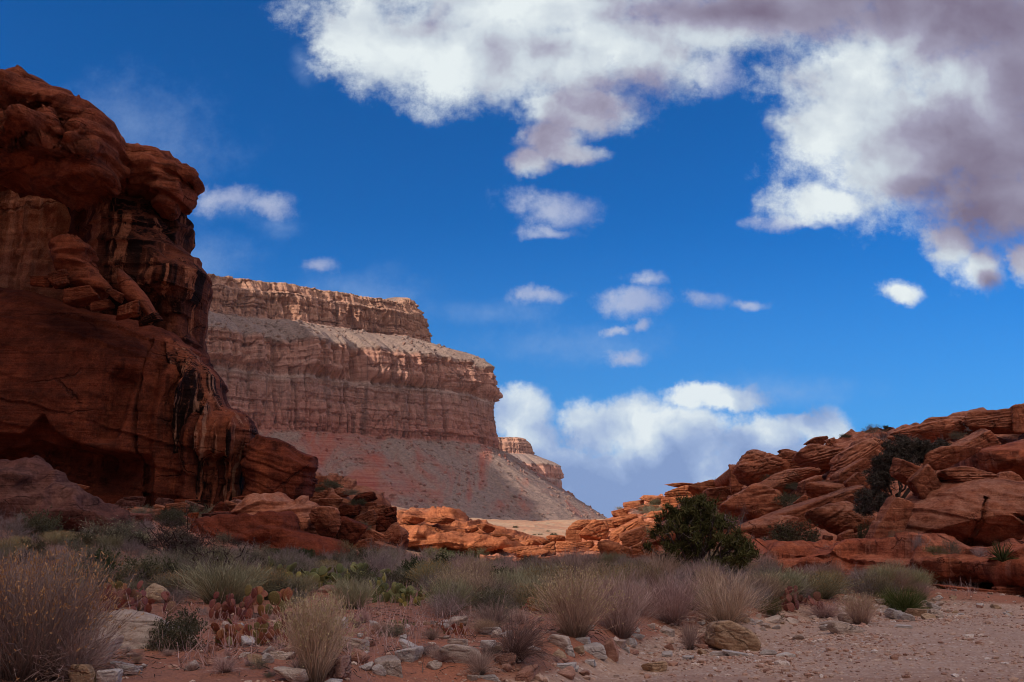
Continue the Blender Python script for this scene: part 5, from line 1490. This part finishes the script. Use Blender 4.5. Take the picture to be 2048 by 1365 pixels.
# shrubs on the hillside and the skyline
HP = [
    (1588, 1088, 118, 66, 'olive', 'dark green bush at the foot of the rounded overhanging boulder', 3.2),
    (1540, 1078, 60, 30, 'gtwig', 'grey bush left of the dark green one on the shelf', 2.6),
    (1580, 1010, 72, 34, 'olive', 'olive bush behind the long tilted slab', 2.0),
    (1635, 978, 60, 26, 'gtwig', 'grey shrub in the middle of the hillside', 2.4),
    (1640, 905, 34, 16, 'twig', 'small grey shrub under the layered outcrop', 1.0),
    (1776, 892, 90, 40, 'twig', 'wide grey brown shrub above the grey tree', 1.2),
    (1720, 950, 60, 24, 'olive', 'dark shrub left of the grey tree', 2.4),
    (1690, 873, 26, 10, 'olive', 'tiny shrub on the skyline left of the darker round one', 0.2),
    (1772, 857, 16, 11, 'green', 'tiny dark round shrub on the skyline', 0.2),
    (1868, 851, 34, 26, 'olive', 'leggy shrub on the skyline of the right hill', 0.6),
    (1940, 858, 46, 22, 'twig', 'grey shrub below the upper right skyline', 1.2),
    (1980, 827, 26, 10, 'twig', 'low reddish shrub on the far right skyline', 0.4),
    (1440, 968, 36, 16, 'olive', 'dark shrub beside the capstone stack', 1.4),
    (1312, 1030, 60, 30, 'gtwig', 'grey shrub above the triangular boulder', 2.0),
    (1290, 1070, 34, 26, 'gtwig', 'pale green shrub on the sunlit slope', 2.0),
    (1238, 1018, 22, 9, 'gtwig', 'tiny shrub on the sunlit skyline knob', 0.8),
    (1842, 1098, 44, 44, 'twig', 'grey shrub at the foot of the huge cracked boulder', 4.4),
    (1900, 1100, 50, 34, 'gtwig', 'grey green shrub on the ledge under the crack', 4.4),
    (1870, 1102, 40, 20, 'ygreen', 'low yellowish shrub on the ledge beside the grey ones', 4.4),
    (1798, 1094, 60, 50, 'gtwig', 'grey shrub under the tall leaning slab', 3.6),
    (1730, 1084, 36, 56, 'olive', 'narrow green shrub left of the tall leaning slab', 3.0),
    (1660, 1098, 50, 20, 'twig', 'low grey shrub on the shelf edge', 3.0),
    (1958, 1106, 40, 26, 'twig', 'small grey shrub beside the yucca', 4.2),
    (2004, 1114, 66, 52, 'yucca', 'spiky green yucca on top of the red ledge', 4.4),
    (1690, 1060, 26, 26, 'twig', 'grey shrub wedged under the overhanging boulder', 2.8),
    (1520, 1088, 60, 26, 'twig', 'pale grey shrub on the shelf by the juniper', 2.8),
    (1765, 1010, 30, 30, 'twig', 'small grey shrub under the grey tree', 3.2),
]
for x, y, w, h, key, lab, fr in HP:
    plant(x, y, w, h, key, lab, hill=True, front=fr, sink=0.1)
hr = random.Random(91)
for i in range(55):
    x = hr.uniform(1230, 2040); sk = float(np.interp(x, SKX, SKY_))
    y = sk + 10 + (1092 - sk - 10) * hr.random()
    h = hr.uniform(9, 22)
    plant(x, y, h * hr.uniform(1.5, 2.4), h, hr.choice(['olive', 'twig', 'gtwig', 'gtwig', 'olive']), 'small scattered shrub in the gaps between boulders on the right hillside', group='scattered shrubs on the right hillside', hill=True, front=2.2, sink=0.15)
# shrubs on the rubble slope
for x, y, w, h, key, lab in [(660, 976, 50, 20, 'olive', 'olive shrub at the top of the rubble slope'), (700, 990, 44, 16, 'gtwig', 'grey shrub near the top of the rubble slope'), (716, 1010, 40, 16, 'olive', 'shrub under the flat skyline rock of the rubble slope'),
                             (725, 1060, 36, 24, 'gtwig', 'grey shrub low on the rubble slope'), (640, 984, 36, 14, 'olive', 'small shrub beside the dark square boulder'), (790, 1120, 60, 34, 'twig', 'grey shrub at the foot of the rubble slope')]:
    p = at(x, y, 50.3 - 2.0 * (y - 980) / 120); s = 50 / FPX
    plant_at(tuple(p), w * s, h * s, key, lab, None, None, RATIO[key])
# dense nameless fill between the shrubs of the brush band
fr_ = random.Random(31)
FILL = {'twig': 'small grey twiggy shrub packed into the dense brush band', 'gtwig': 'small grey green shrub packed into the dense brush band', 'olive': 'small olive shrub packed into the dense brush band', 'low': 'short dry grass tuft in the dense brush band', 'sage': 'small pale sage tuft in the dense brush band'}
for i in range(270):
    if i < 175: x, lo, hi = fr_.uniform(560, 1560), 1120, 1222
    elif i < 215: x, lo, hi = fr_.uniform(330, 600), 1105, 1215
    else: x, lo, hi = fr_.uniform(-20, 340), 1075, 1200
    y = fr_.uniform(lo, hi)
    if 640 < x < 900 and y > 1196: y -= 50
    key = fr_.choice(['twig', 'twig', 'twig', 'gtwig', 'gtwig', 'olive', 'low', 'sage'])
    h = fr_.uniform(26, 48) * (0.75 + 0.5 * (y - lo) / (hi - lo))
    plant(x, y, h * fr_.uniform(1.3, 2.1), h, key, FILL[key], group=FILL[key].replace('small ', '').replace('short ', '').replace(' packed into', 's in').replace('tuft in', 'tufts in'))
for i in range(60):
    x = fr_.uniform(480, 1480)
    y = fr_.uniform(1112, 1140)
    key = fr_.choice(['twig', 'gtwig', 'olive', 'olive', 'green'])
    h = fr_.uniform(16, 30)
    plant(x, y, h * fr_.uniform(1.4, 2.2), h, key, 'distant small shrub along the far edge of the brush band', group='distant shrubs along the far edge of the brush')
BELT = {'dry': 'medium dry tan bush in the belt of scrub along the wash', 'sage': 'medium pale sage bush in the belt of scrub along the wash', 'twig': 'medium grey pink bush in the belt of scrub along the wash', 'olive': 'medium olive bush in the belt of scrub along the wash', 'gtwig': 'medium grey green bush in the belt of scrub along the wash'}
for i in range(120):
    x = fr_.uniform(860, 1560) if i < 72 else fr_.uniform(130, 860)
    y = fr_.uniform(1165, 1236) if i < 72 else fr_.uniform(1120, 1186)
    if x > 1400: y -= 18
    key = fr_.choice(['dry', 'dry', 'dry', 'sage', 'twig', 'twig', 'gtwig'] if i < 72 else ['sage', 'twig', 'twig', 'gtwig', 'olive', 'gtwig'])
    h = fr_.uniform(46, 80) * (1.0 if i < 72 else 0.85)
    plant(x, y, h * fr_.uniform(1.1, 1.7), h, key, BELT[key], group=BELT[key].replace('medium ', '').replace('bush in', 'bushes in'))
for i in range(34):
    x = fr_.uniform(1490, 1850); y = fr_.uniform(1168, 1200) + max(0, 1640 - x) * 0.14
    key = fr_.choice(['dry', 'sage', 'sage', 'twig', 'gtwig', 'dry'])
    h = fr_.uniform(34, 58)
    plant(x, y, h * fr_.uniform(1.2, 1.8), h, key, 'modest pale bush in the row between the wash and the red ledge', group='bushes in the row below the red ledge')
for i in range(44):
    x = fr_.uniform(150, 480); y = fr_.uniform(1036, 1112)
    key = fr_.choice(['twig', 'gtwig', 'gtwig', 'dead', 'olive'])
    h = fr_.uniform(18, 40)
    plant(x, y, h * fr_.uniform(1.4, 2.2), h, key, 'small dim shrub on the slope at the foot of the dark cliff', group='small shrubs at the foot of the cliff')
for i in range(70):
    x = fr_.uniform(200, 1120); y = fr_.uniform(1225, 1362)
    if bank(*ground_at(x, y).xy) < 0.25: continue
    h = fr_.uniform(10, 30)
    plant(x, y, h * fr_.uniform(1.5, 2.6), h, fr_.choice(['low', 'low', 'twig', 'gtwig', 'dry']), 'tiny withered tuft on the red dirt of the foreground', group='withered tufts on the red dirt')
# tiny bushes dotted over the plain below the mesa
for i in range(190):
    y = fr_.uniform(130, 420); x = fr_.uniform(-0.17, 0.13) * y
    key = fr_.choice(['olive', 'gtwig', 'olive'])
    h = fr_.uniform(0.7, 1.5)
    plant_at((x, y, float(G(x, y)) - 0.05), h * 1.9, h, key, 'tiny bush dotted over the plain below the mesa', 'tiny bushes on the plain', None, RATIO[key])

# ---- trees
def tree(px, py, hpx, Y, parts, name, label, cat='tree', loc=None):
    s = hpx * Y / FPX
    loc = loc if loc is not None else tuple(at(px, py, Y))
    r = empty(name, loc, 0, s, label=label, cat=cat)
    for pn, me in parts: put(pn, me, parent=r, kind='stuff' if pn == 'bare_branches' else None)
    return r
jr = random.Random(5)
jl = []
for k in range(30):
    zz_ = jr.uniform(0.24, 0.90); half = float(np.interp(zz_, [0.2, 0.34, 0.5, 0.68, 0.84, 1.0], [0.42, 0.56, 0.48, 0.34, 0.18, 0.06]))
    q_ = jr.uniform(0.09, 0.16) * (1.15 - 0.4 * zz_)
    a_ = jr.uniform(-1, 1)
    jl.append((a_ * half, jr.uniform(-0.6, 0.6) * half, zz_, q_ * 1.05, q_, q_ * jr.uniform(0.7, 1.3)))
jl += [(0.06, 0, 0.95, 0.045, 0.045, 0.10), (0.22, 0, 0.86, 0.04, 0.04, 0.10), (-0.12, 0.05, 0.88, 0.04, 0.04, 0.09), (0.40, 0, 0.70, 0.04, 0.05, 0.09), (-0.52, 0, 0.42, 0.08, 0.08, 0.06), (0.58, 0, 0.40, 0.08, 0.08, 0.10), (0.0, 0.0, 0.5, 0.2, 0.2, 0.24)]
jp = ground_at(1396, 1172)
tree(0, 0, 176, jp.y, mk_tree(71, jl, 'juniper', 'bark', 4200, 0.045, 0.010, 0.16, 4, 260, 4, 1.0), 'juniper_tree', 'dark bushy juniper tree standing in the brush before the red hill', loc=jp)
gl = [(-0.30, 0, 0.14, 0.20, 0.2, 0.16), (-0.18, 0.1, 0.38, 0.22, 0.22, 0.16), (0.06, 0, 0.62, 0.26, 0.24, 0.18), (0.34, 0.05, 0.78, 0.26, 0.24, 0.16), (0.10, 0.05, 0.84, 0.22, 0.2, 0.13), (0.56, 0, 0.66, 0.16, 0.16, 0.10), (-0.12, 0.1, 0.60, 0.14, 0.14, 0.10), (0.60, 0, 0.84, 0.12, 0.12, 0.08), (-0.42, 0, 0.02, 0.12, 0.12, 0.08)]
tree(1796, 1022, 152, 35.6, mk_tree(72, gl, 'greytree', 'bark', 7600, 0.034, 0.007, 0.12, 9, 900, 5, 0.2), 'scrub_tree', 'wide grey olive scrub tree growing between boulders on the right hillside')
bt = mk_dead(53, 7, 60, 420, 'grey')
for x, y, w, h, lab in [(1355, 1062, 70, 76, 'bare pale branched shrub left of the juniper crown'), (748, 1150, 60, 92, 'bare dark twisted small tree at the foot of the rubble slope'), (1475, 1060, 60, 70, 'bare pale dead branches right of the juniper crown')]:
    Y = 40.0 if x > 1000 else 42.0
    if x > 1000: Y = jp.y + 3.0
    p = at(x, y, Y); s = Y / FPX
    r = empty('bare_shrub', tuple(p), x, (w * s / 1.4, w * s / 1.4, h * s), label=lab, cat='shrub')
    put('branches', bt[0][1], parent=r)

# ---- prickly pears: every pad a part of its plant
def pad_mesh(mat, seed):
    V, F = ico(3)
    V = V.copy()
    z = (V[:, 2] + 1) / 2
    wid = 0.42 * (0.72 + 0.42 * z)
    P = np.stack([V[:, 0] * wid, V[:, 1] * 0.085, z * 1.0], -1)
    P[:, 1] += 0.03 * np.sin(P[:, 0] * 5 + seed) + 0.02 * P[:, 2] ** 2
    return mesh('cactus_pad', P, F, M[mat])
PADS = {k: [pad_mesh(k, i) for i in range(2)] for k in ('pad_green', 'pad_red', 'pad_purple')}

def prickly(px, py, wpx, hpx, mat, label, seed, nmax=40, pad=0.33):
    rng = random.Random(seed)
    loc = ground_at(px, py)
    s = loc.y / FPX
    w, h = wpx * s, hpx * s
    r = empty('prickly_pear', loc, 0, label=label, cat='cactus')
    size0 = h * (pad if mat == 'pad_green' else 0.46)
    dz = 0.25 if mat == 'pad_green' else 0.5
    out = []
    q = []
    nb = max(3, int(w / (size0 * 0.8)) * 2)
    for k in range(nb):
        x = (k + 0.5 + rng.uniform(-0.4, 0.4)) / nb * w - w / 2
        q.append((Matrix.Translation((x * 0.86, rng.uniform(-0.5, 0.5) * w * 0.9, -0.03 + rng.random() * dz * size0 * 0.6)) @ Matrix.Rotation(rng.uniform(-1.2, 1.2), 4, 'Z') @ Matrix.Rotation(rng.uniform(-0.7, 0.7), 4, 'Y') @ Matrix.Rotation(rng.uniform(-0.4, 0.4), 4, 'X'), size0 * rng.uniform(0.7, 1.2), 0))
    while q and len(out) < nmax:
        m, sz, dpt = q.pop(0)
        tip = (m @ Vector((0, 0, sz))).z
        out.append(m @ Matrix.Diagonal((sz, sz, sz, 1)))
        if tip < h * 0.88 and dpt < 3:
            for _ in range(rng.choice([1, 2, 2]) if tip < h * 0.6 else rng.choice([0, 1, 1])):
                a = rng.uniform(-0.75, 0.75)
                p = Vector((0.42 * math.sin(a * 1.1), 0, 0.55 + 0.43 * math.cos(a))) * sz
                q.append((m @ Matrix.Translation(p) @ Matrix.Rotation(a * 0.9, 4, 'Y') @ Matrix.Rotation(rng.uniform(-0.7, 0.7), 4, 'Z') @ Matrix.Rotation(rng.uniform(-0.35, 0.35), 4, 'X'), sz * rng.uniform(0.8, 1.0), dpt + 1))
    for k, mm in enumerate(out):
        o = bpy.data.objects.new('pad', rng.choice(PADS[mat]))
        COL.objects.link(o)
        o.parent = r
        o.matrix_basis = mm
    return r
for k, (x, y, w, h, m, lab) in enumerate([
        (598, 1186, 90, 62, 'pad_green', 'green prickly pear at the left end of the cactus row'),
        (668, 1180, 90, 58, 'pad_green', 'green prickly pear in the middle of the cactus row'),
        (735, 1176, 80, 56, 'pad_green', 'green prickly pear in front of the sloping slab foot'),
        (780, 1206, 80, 60, 'pad_green', 'green prickly pear at the right end of the cactus row'),
        (822, 1212, 50, 46, 'pad_green', 'small green prickly pear next to the grey twiggy shrub'),
        (545, 1158, 50, 40, 'pad_green', 'small green prickly pear behind the feathery sage bush'),
        (208, 1222, 90, 44, 'pad_red', 'reddish prickly pear above the large pale boulder'),
        (285, 1228, 120, 52, 'pad_purple', 'purplish prickly pear beside the half hidden tan rock'),
        (455, 1240, 90, 50, 'pad_purple', 'purplish prickly pear below the pale sage bush'),
        (528, 1236, 90, 54, 'pad_red', 'reddish prickly pear left of the upright bunch grass'),
        (452, 1294, 66, 44, 'pad_red', 'orange red prickly pear in the red dirt right of the olive bush'),
        (505, 1292, 70, 46, 'pad_red', 'orange prickly pear pads lying left of the tall bunch grass'),
        (575, 1272, 60, 40, 'pad_purple', 'dark purple pads beside the small tan stone'),
        (805, 1250, 60, 20, 'pad_green', 'low yellowish prickly pear on the red dirt'),
        (900, 1268, 70, 24, 'pad_red', 'low orange prickly pear under the grey twiggy shrub'),
        (1602, 1222, 90, 40, 'pad_purple', 'dark red prickly pear below the pale sage bushes'),
        (1074, 1222, 40, 26, 'pad_red', 'small orange prickly pear left of the tall dry bushes')]):
    prickly(x, y, w, h, m, lab, 400 + k, nmax=44)

# ------------------------------------------------------------------ stones of the foreground
ST = [
    (252, 1264, 152, 84, 'lime', 0, 'large rounded pale boulder at the lower left', 'stone'),
    (196, 1300, 90, 56, 'lime', 6, 'pale rock in front of the large boulder at left', 'stone'),
    (192, 1332, 76, 38, 'lime_r', 8, 'pinkish rock between the low dry grass and grey stone', 'stone'),
    (252, 1342, 64, 30, 'lime_w', -6, 'grey oblong stone below the large pale boulder', 'stone'),
    (214, 1356, 60, 34, 'lime_w', 0, 'whitish lumpy stone at the bottom edge left', 'blockstone'),
    (168, 1350, 46, 46, 'lime_y', 10, 'ochre pointed stone at the bottom edge left', 'blockstone'),
    (312, 1190, 58, 40, 'lime_y', -10, 'tan rock half hidden behind the purplish cactus', 'stone'),
    (388, 1332, 26, 22, 'lime_w', 0, 'small white stone on red dirt right of the boulder', 'stone'),
    (450, 1318, 18, 10, 'lime_w', 0, 'tiny white stone near the orange red cactus', 'stone'),
    (514, 1320, 40, 20, 'lime_y', -12, 'ochre oblong stone left of the bunch grass', 'stone'),
    (534, 1318, 22, 22, 'lime_w', 30, 'small grey block touching the ochre stone', 'blockstone'),
    (562, 1312, 50, 22, 'lime', 8, 'flat pale stone behind the bunch grass base', 'stone'),
    (584, 1354, 70, 36, 'lime', 0, 'broad pale stone at the foot of the bunch grass', 'stone'),
    (556, 1264, 34, 22, 'lime', -14, 'tan stone between the orange and purple cactus', 'stone'),
    (700, 1292, 76, 32, 'lime', -8, 'long pale stone right of the bunch grass', 'blockstone'),
    (714, 1314, 44, 30, 'lime_r', 0, 'pinkish round stone under the long pale stone', 'stone'),
    (672, 1340, 64, 42, 'lime_r', 14, 'purplish stone leaning on the bunch grass', 'blockstone'),
    (732, 1334, 30, 18, 'lime_w', 0, 'small whitish stone left of the pale block', 'stone'),
    (757, 1342, 24, 24, 'lime_w', 20, 'small grey block left of the pale block', 'blockstone'),
    (778, 1334, 56, 40, 'lime', -4, 'pale grey block alone on the red dirt', 'blockstone'),
    (826, 1298, 56, 22, 'lime_w', -16, 'flat slanting grey stone on the red dirt', 'slab'),
    (922, 1310, 84, 42, 'lime', -4, 'big tan block left of the sprawling dark clump', 'blockstone'),
    (914, 1286, 44, 16, 'lime', 0, 'flat pale stone behind the big tan block', 'blockstone'),
    (979, 1288, 20, 11, 'lime_y', 0, 'small yellow stone beside the sprawling clump', 'stone'),
    (996, 1302, 20, 18, 'lime_y', 0, 'ochre pebble sized stone under the sprawling clump', 'stone'),
    (1022, 1322, 22, 14, 'lime_w', 24, 'small white chip below the sprawling clump', 'blockstone'),
    (968, 1360, 70, 18, 'lime_w', 0, 'white flat stone at the bottom centre', 'slab'),
    (1190, 1302, 48, 28, 'lime_w', 0, 'white angular block at the right of the stone cluster', 'blockstone'),
    (1164, 1282, 34, 14, 'lime_w', 0, 'flat white stone on top of the stone cluster', 'slab'),
    (1122, 1284, 44, 30, 'lime', 0, 'tan block at the left of the stone cluster', 'blockstone'),
    (1140, 1304, 16, 24, 'lime_w', 12, 'narrow grey stone in the stone cluster', 'blockstone'),
    (1158, 1302, 22, 20, 'lime_y', 0, 'ochre stone in the middle of the stone cluster', 'stone'),
    (1120, 1312, 26, 20, 'lime_y', 0, 'ochre stone half under the sprawling clump', 'stone'),
    (1175, 1326, 34, 12, 'lime_w', 0, 'flat white stone below the stone cluster', 'slab'),
    (1222, 1300, 30, 44, 'lime_r', 10, 'pinkish upright stone right of the white block', 'blockstone'),
    (1052, 1256, 34, 26, 'lime_r', 10, 'pinkish stone behind the sprawling clump', 'stone'),
    (935, 1222, 44, 26, 'lime_r', 0, 'pinkish rock under the dense grey twiggy shrub', 'stone'),
    (1464, 1276, 96, 60, 'lime_y', -14, 'big tan wedge boulder on the edge of the wash', 'blockstone'),
    (1412, 1282, 32, 28, 'lime_r', 20, 'red stone left of the big tan wedge', 'blockstone'),
    (1404, 1296, 30, 14, 'lime_r', 0, 'flat pinkish stone below the red one', 'stone'),
    (1476, 1309, 60, 12, 'lime_w', -4, 'white flat stone in front of the big tan wedge', 'slab'),
    (1436, 1309, 34, 10, 'lime_w', 0, 'grey flat stone left of the white flat one', 'slab'),
    (1536, 1306, 34, 12, 'lime_w', 0, 'whitish stone right of the white flat one', 'stone'),
    (1570, 1310, 40, 10, 'lime_w', 0, 'low pale stone in the wash gravel', 'stone'),
    (1542, 1240, 40, 18, 'lime', 0, 'pale oblong stone right of the wide dry bush', 'stone'),
    (1585, 1242, 26, 12, 'lime', -8, 'small pale stone right of the oblong one', 'stone'),
    (1394, 1242, 40, 14, 'lime_r', 0, 'pinkish stone in front of the paler dry bush', 'stone'),
    (1692, 1258, 74, 26, 'lime', -6, 'low broad tan boulder at the edge of the wash', 'stone'),
    (1694, 1236, 30, 22, 'lime', 0, 'pale rock behind the low broad tan boulder', 'blockstone'),
    (1650, 1256, 24, 14, 'lime_w', 0, 'small grey stone left of the low broad boulder', 'stone'),
    (1700, 1198, 34, 14, 'lime', 0, 'pale rock in the grass behind the pinkish dry bush', 'stone'),
    (1788, 1230, 36, 22, 'lime_w', -20, 'grey stone left of the ochre stone on the right bank', 'blockstone'),
    (1832, 1226, 38, 18, 'lime_y', -6, 'ochre oblong stone right of the green bunch grass', 'blockstone'),
    (1812, 1236, 28, 18, 'lime_w', 0, 'whitish stone under the ochre oblong one', 'blockstone'),
    (1858, 1234, 30, 14, 'lime_y', 0, 'small tan stone right of the ochre oblong one', 'stone'),
    (1866, 1214, 26, 14, 'lime_w', -12, 'small grey slab beside the last tan tuft', 'slab'),
    (1872, 1226, 26, 16, 'lime', 0, 'rounded grey tan stone at the right end of the bank stones', 'stone'),
    (1805, 1254, 36, 8, 'lime_w', 0, 'flat white stone at the edge of the right gravel', 'slab'),
    (1370, 1196, 34, 26, 'lime_r', 20, 'pointed red rock in the brush before the juniper', 'blockstone'),
    (662, 1180, 50, 20, 'lime_r', 4, 'flat red rock behind the green cactus row', 'stone'),
]
for x, y, w, h, m, t, lab, key in ST:
    g = ground_at(x, y + h * 0.42)
    p = at(x, y, g.y + 0.5 * w * 0.6 * g.y / FPX)
    boulder(x, y, w, h, float(p[1]), key, m, t, label=lab, cat='stone', name='stone' if w < 80 else 'boulder', yaw=vr.uniform(-0.4, 0.4))
# smaller countable stones along the bank
sr = random.Random(77)
for i in range(240):
    while True:
        if i < 140:
            x = sr.uniform(-6, 12); y = float(np.interp(x, BKX, BKY)) + sr.gauss(-0.3, 0.9)
        else:
            x = sr.uniform(-5, 2); y = sr.uniform(9.8, 16)
        if 0.9 * y * 0.51 + 0.5 > abs(x) and y > 9.6 and not (i >= 140 and bank(x, y) < 0): break
    d = abs(sr.gauss(0.07, 0.06)) + 0.05
    m = sr.choice(['lime_w', 'lime_w', 'lime', 'lime', 'lime_r', 'lime_y'])
    me = rock_mesh(sr.choice(['stone', 'blockstone']), sr.randrange(9), m)
    lab = 'fist sized loose stone scattered along the wash bank' if i < 140 else 'fist sized loose stone lying on the foreground red dirt'
    put('loose_stone', me, loc=(x, y, float(G(x, y)) + d * 0.15), rot=(sr.uniform(-.2, .2), sr.uniform(-.2, .2), sr.uniform(0, 6.28)), scale=(d * sr.uniform(1, 1.6), d * sr.uniform(0.8, 1.2), d * sr.uniform(0.5, 0.9)),
        label=lab, cat='stone', group='loose stones along the wash bank' if i < 140 else 'loose stones on the red dirt')

def stone_mat():
    m, N, b = new_mat('gravel_stones')
    r = N.new('ShaderNodeAttribute', attribute_name='rnd').outputs['Fac']
    p = N.new('ShaderNodeNewGeometry').outputs['Position']
    c_ = N.ramp(r, [(0.0, (0.24, 0.12, 0.085)), (0.2, (0.50, 0.29, 0.21)), (0.45, (0.62, 0.43, 0.33)), (0.65, (0.42, 0.28, 0.215)), (0.85, (0.66, 0.52, 0.43)), (1.0, (0.74, 0.68, 0.64))])
    c_ = N.mix(N.step(N.noise(p, 60, 4, 0.6), 0.45, 0.7), c_, (0.42, 0.25, 0.18))
    N.l.new(c_, b.inputs['Base Color'])
    return m
M['gravel'] = stone_mat()

def scatter_stones(name, n, seed, keep, size, label, cmax=1.0):
    rng = np.random.default_rng(seed)
    D, F = ico(1)
    y = np.sqrt(rng.uniform(8.5 ** 2, 34 ** 2, n * 4)); x = rng.uniform(-0.56, 0.56, n * 4) * y
    k = keep(x, y, rng.random(n * 4))
    x, y = x[k][:n], y[k][:n]; n = len(x)
    z = G(x, y)
    s = size(rng, n)
    base = D[None] * (1 + rng.uniform(-0.28, 0.28, (n, len(D), 1)))
    sc = np.stack([rng.uniform(0.8, 1.5, n), rng.uniform(0.7, 1.2, n), rng.uniform(0.35, 0.75, n)], -1) * s[:, None] * 0.5
    a = rng.uniform(0, 6.28, n); ca, sa = np.cos(a)[:, None], np.sin(a)[:, None]
    P = base * sc[:, None]
    X = P[..., 0] * ca - P[..., 1] * sa + x[:, None]; Y = P[..., 0] * sa + P[..., 1] * ca + y[:, None]; Z = P[..., 2] + (z + sc[:, 2] * 0.35)[:, None]
    V = np.stack([X, Y, Z], -1).reshape(-1, 3)
    FF = (F[None] + (np.arange(n) * len(D))[:, None, None]).reshape(-1, 3)
    r = np.repeat(rng.random(n) ** 1.2 * cmax, len(D))
    put(name, mesh(name, V, FF, M['gravel'], smooth=False, attrs={'rnd': r}), kind='stuff')
scatter_stones('gravel', 42000, 5, lambda x, y, r: (bank(x, y) < 0.5) & (r < 0.14 + 0.86 * sst(-0.15, 0.25, fbm(np.stack([x * 0.5, y * 0.3, 0 * x], -1), 3, seed=3))),
               lambda g, n: np.clip(np.exp(g.normal(-3.7, 0.62, n)), 0.012, 0.16), 'gravel')
scatter_stones('pebbles', 14000, 6, lambda x, y, r: (bank(x, y) > 0.1) & (bank(x, y) < 9) & (r < 0.12 + 0.9 * sst(0.0, 0.35, fbm(np.stack([x * 0.6, y * 0.5, 0 * x], -1), 3, seed=4)) * sst(4.5, 0.3, bank(x, y))),
               lambda g, n: np.clip(np.exp(g.normal(-3.7, 0.6, n)), 0.012, 0.14), 'pebbles')

def litter():
    rng = np.random.default_rng(12)
    n = 16000
    y = np.sqrt(rng.uniform(9 ** 2, 30 ** 2, n)); x = rng.uniform(-0.55, 0.5, n) * y
    k = (bank(x, y) > 0.2) & (rng.random(n) < 0.25 + 0.75 * sst(-0.1, 0.3, fbm(np.stack([x * 0.5, y * 0.4, 0 * x], -1), 3, seed=14)))
    x, y = x[k], y[k]; n = len(x)
    a = rng.uniform(0, 6.28, n); L = rng.uniform(0.05, 0.25, n)
    t = np.linspace(-0.5, 0.5, 3)
    P = np.stack([x[:, None] + np.cos(a)[:, None] * L[:, None] * t, y[:, None] + np.sin(a)[:, None] * L[:, None] * t, np.zeros((n, 3))], -1)
    P[..., 2] = G(P[..., 0], P[..., 1]) + rng.uniform(0.004, 0.05, (n, 3))
    b = Bunch().add(*ribbons(P, np.full((n, 3), 0.007), rng.random(n), rng))
    put('dry_litter', b.mesh('dry_litter', 'dark_dry'), kind='stuff')
    m = 9000
    y = np.sqrt(rng.uniform(10 ** 2, 40 ** 2, m)); x = rng.uniform(-0.56, 0.45, m) * y
    k = (bank(x, y) > 0.5) & (fbm(np.stack([x * 0.35, y * 0.3, 0 * x], -1), 3, seed=19) > -0.02)
    x, y = x[k], y[k]; m = len(x)
    bb = Bunch()
    for j in range(5):
        d = rng.normal(size=(m, 3)) * 0.5 + np.array([0, 0, 1.0])
        L = rng.uniform(0.06, 0.22, m)
        st = np.stack([x, y, G(x, y) - 0.01], -1) + np.stack([rng.normal(size=m) * 0.03, rng.normal(size=m) * 0.03, 0 * x], -1)
        P = st[:, None] + d[:, None] * L[:, None, None] * np.linspace(0, 1, 3)[None, :, None]
        bb.add(*ribbons(P, np.full((m, 3), 0.007) * np.array([1, .8, .4]), rng.random(m), rng))
    put('sparse_grass', bb.mesh('sparse_grass', 'dryp'), kind='stuff')
litter()

# ------------------------------------------------------------------ air
HAZE_DENSITY = 0.00002
def haze():
    m = bpy.data.materials.new('canyon_air')
    m.use_nodes = True
    N = NT(m.node_tree)
    o = N.new('ShaderNodeOutputMaterial')
    v = N.new('ShaderNodeVolumePrincipled')
    v.inputs['Color'].default_value = (0.80, 0.84, 1.0, 1)
    v.inputs['Density'].default_value = HAZE_DENSITY
    v.inputs['Anisotropy'].default_value = 0.0
    N.l.new(v.outputs[0], o.inputs['Volume'])
    x0, x1, y0, y1, z0, z1 = -1600, 1600, -500, 3600, -30, 430
    V = [(x, y, z) for z in (z0, z1) for y in (y0, y1) for x in (x0, x1)]
    F = np.array([[0, 2, 3, 1], [4, 5, 7, 6], [0, 1, 5, 4], [2, 6, 7, 3], [0, 4, 6, 2], [1, 3, 7, 5]])
    put('haze', mesh('haze', V, F, m, smooth=False), kind='stuff')
haze()
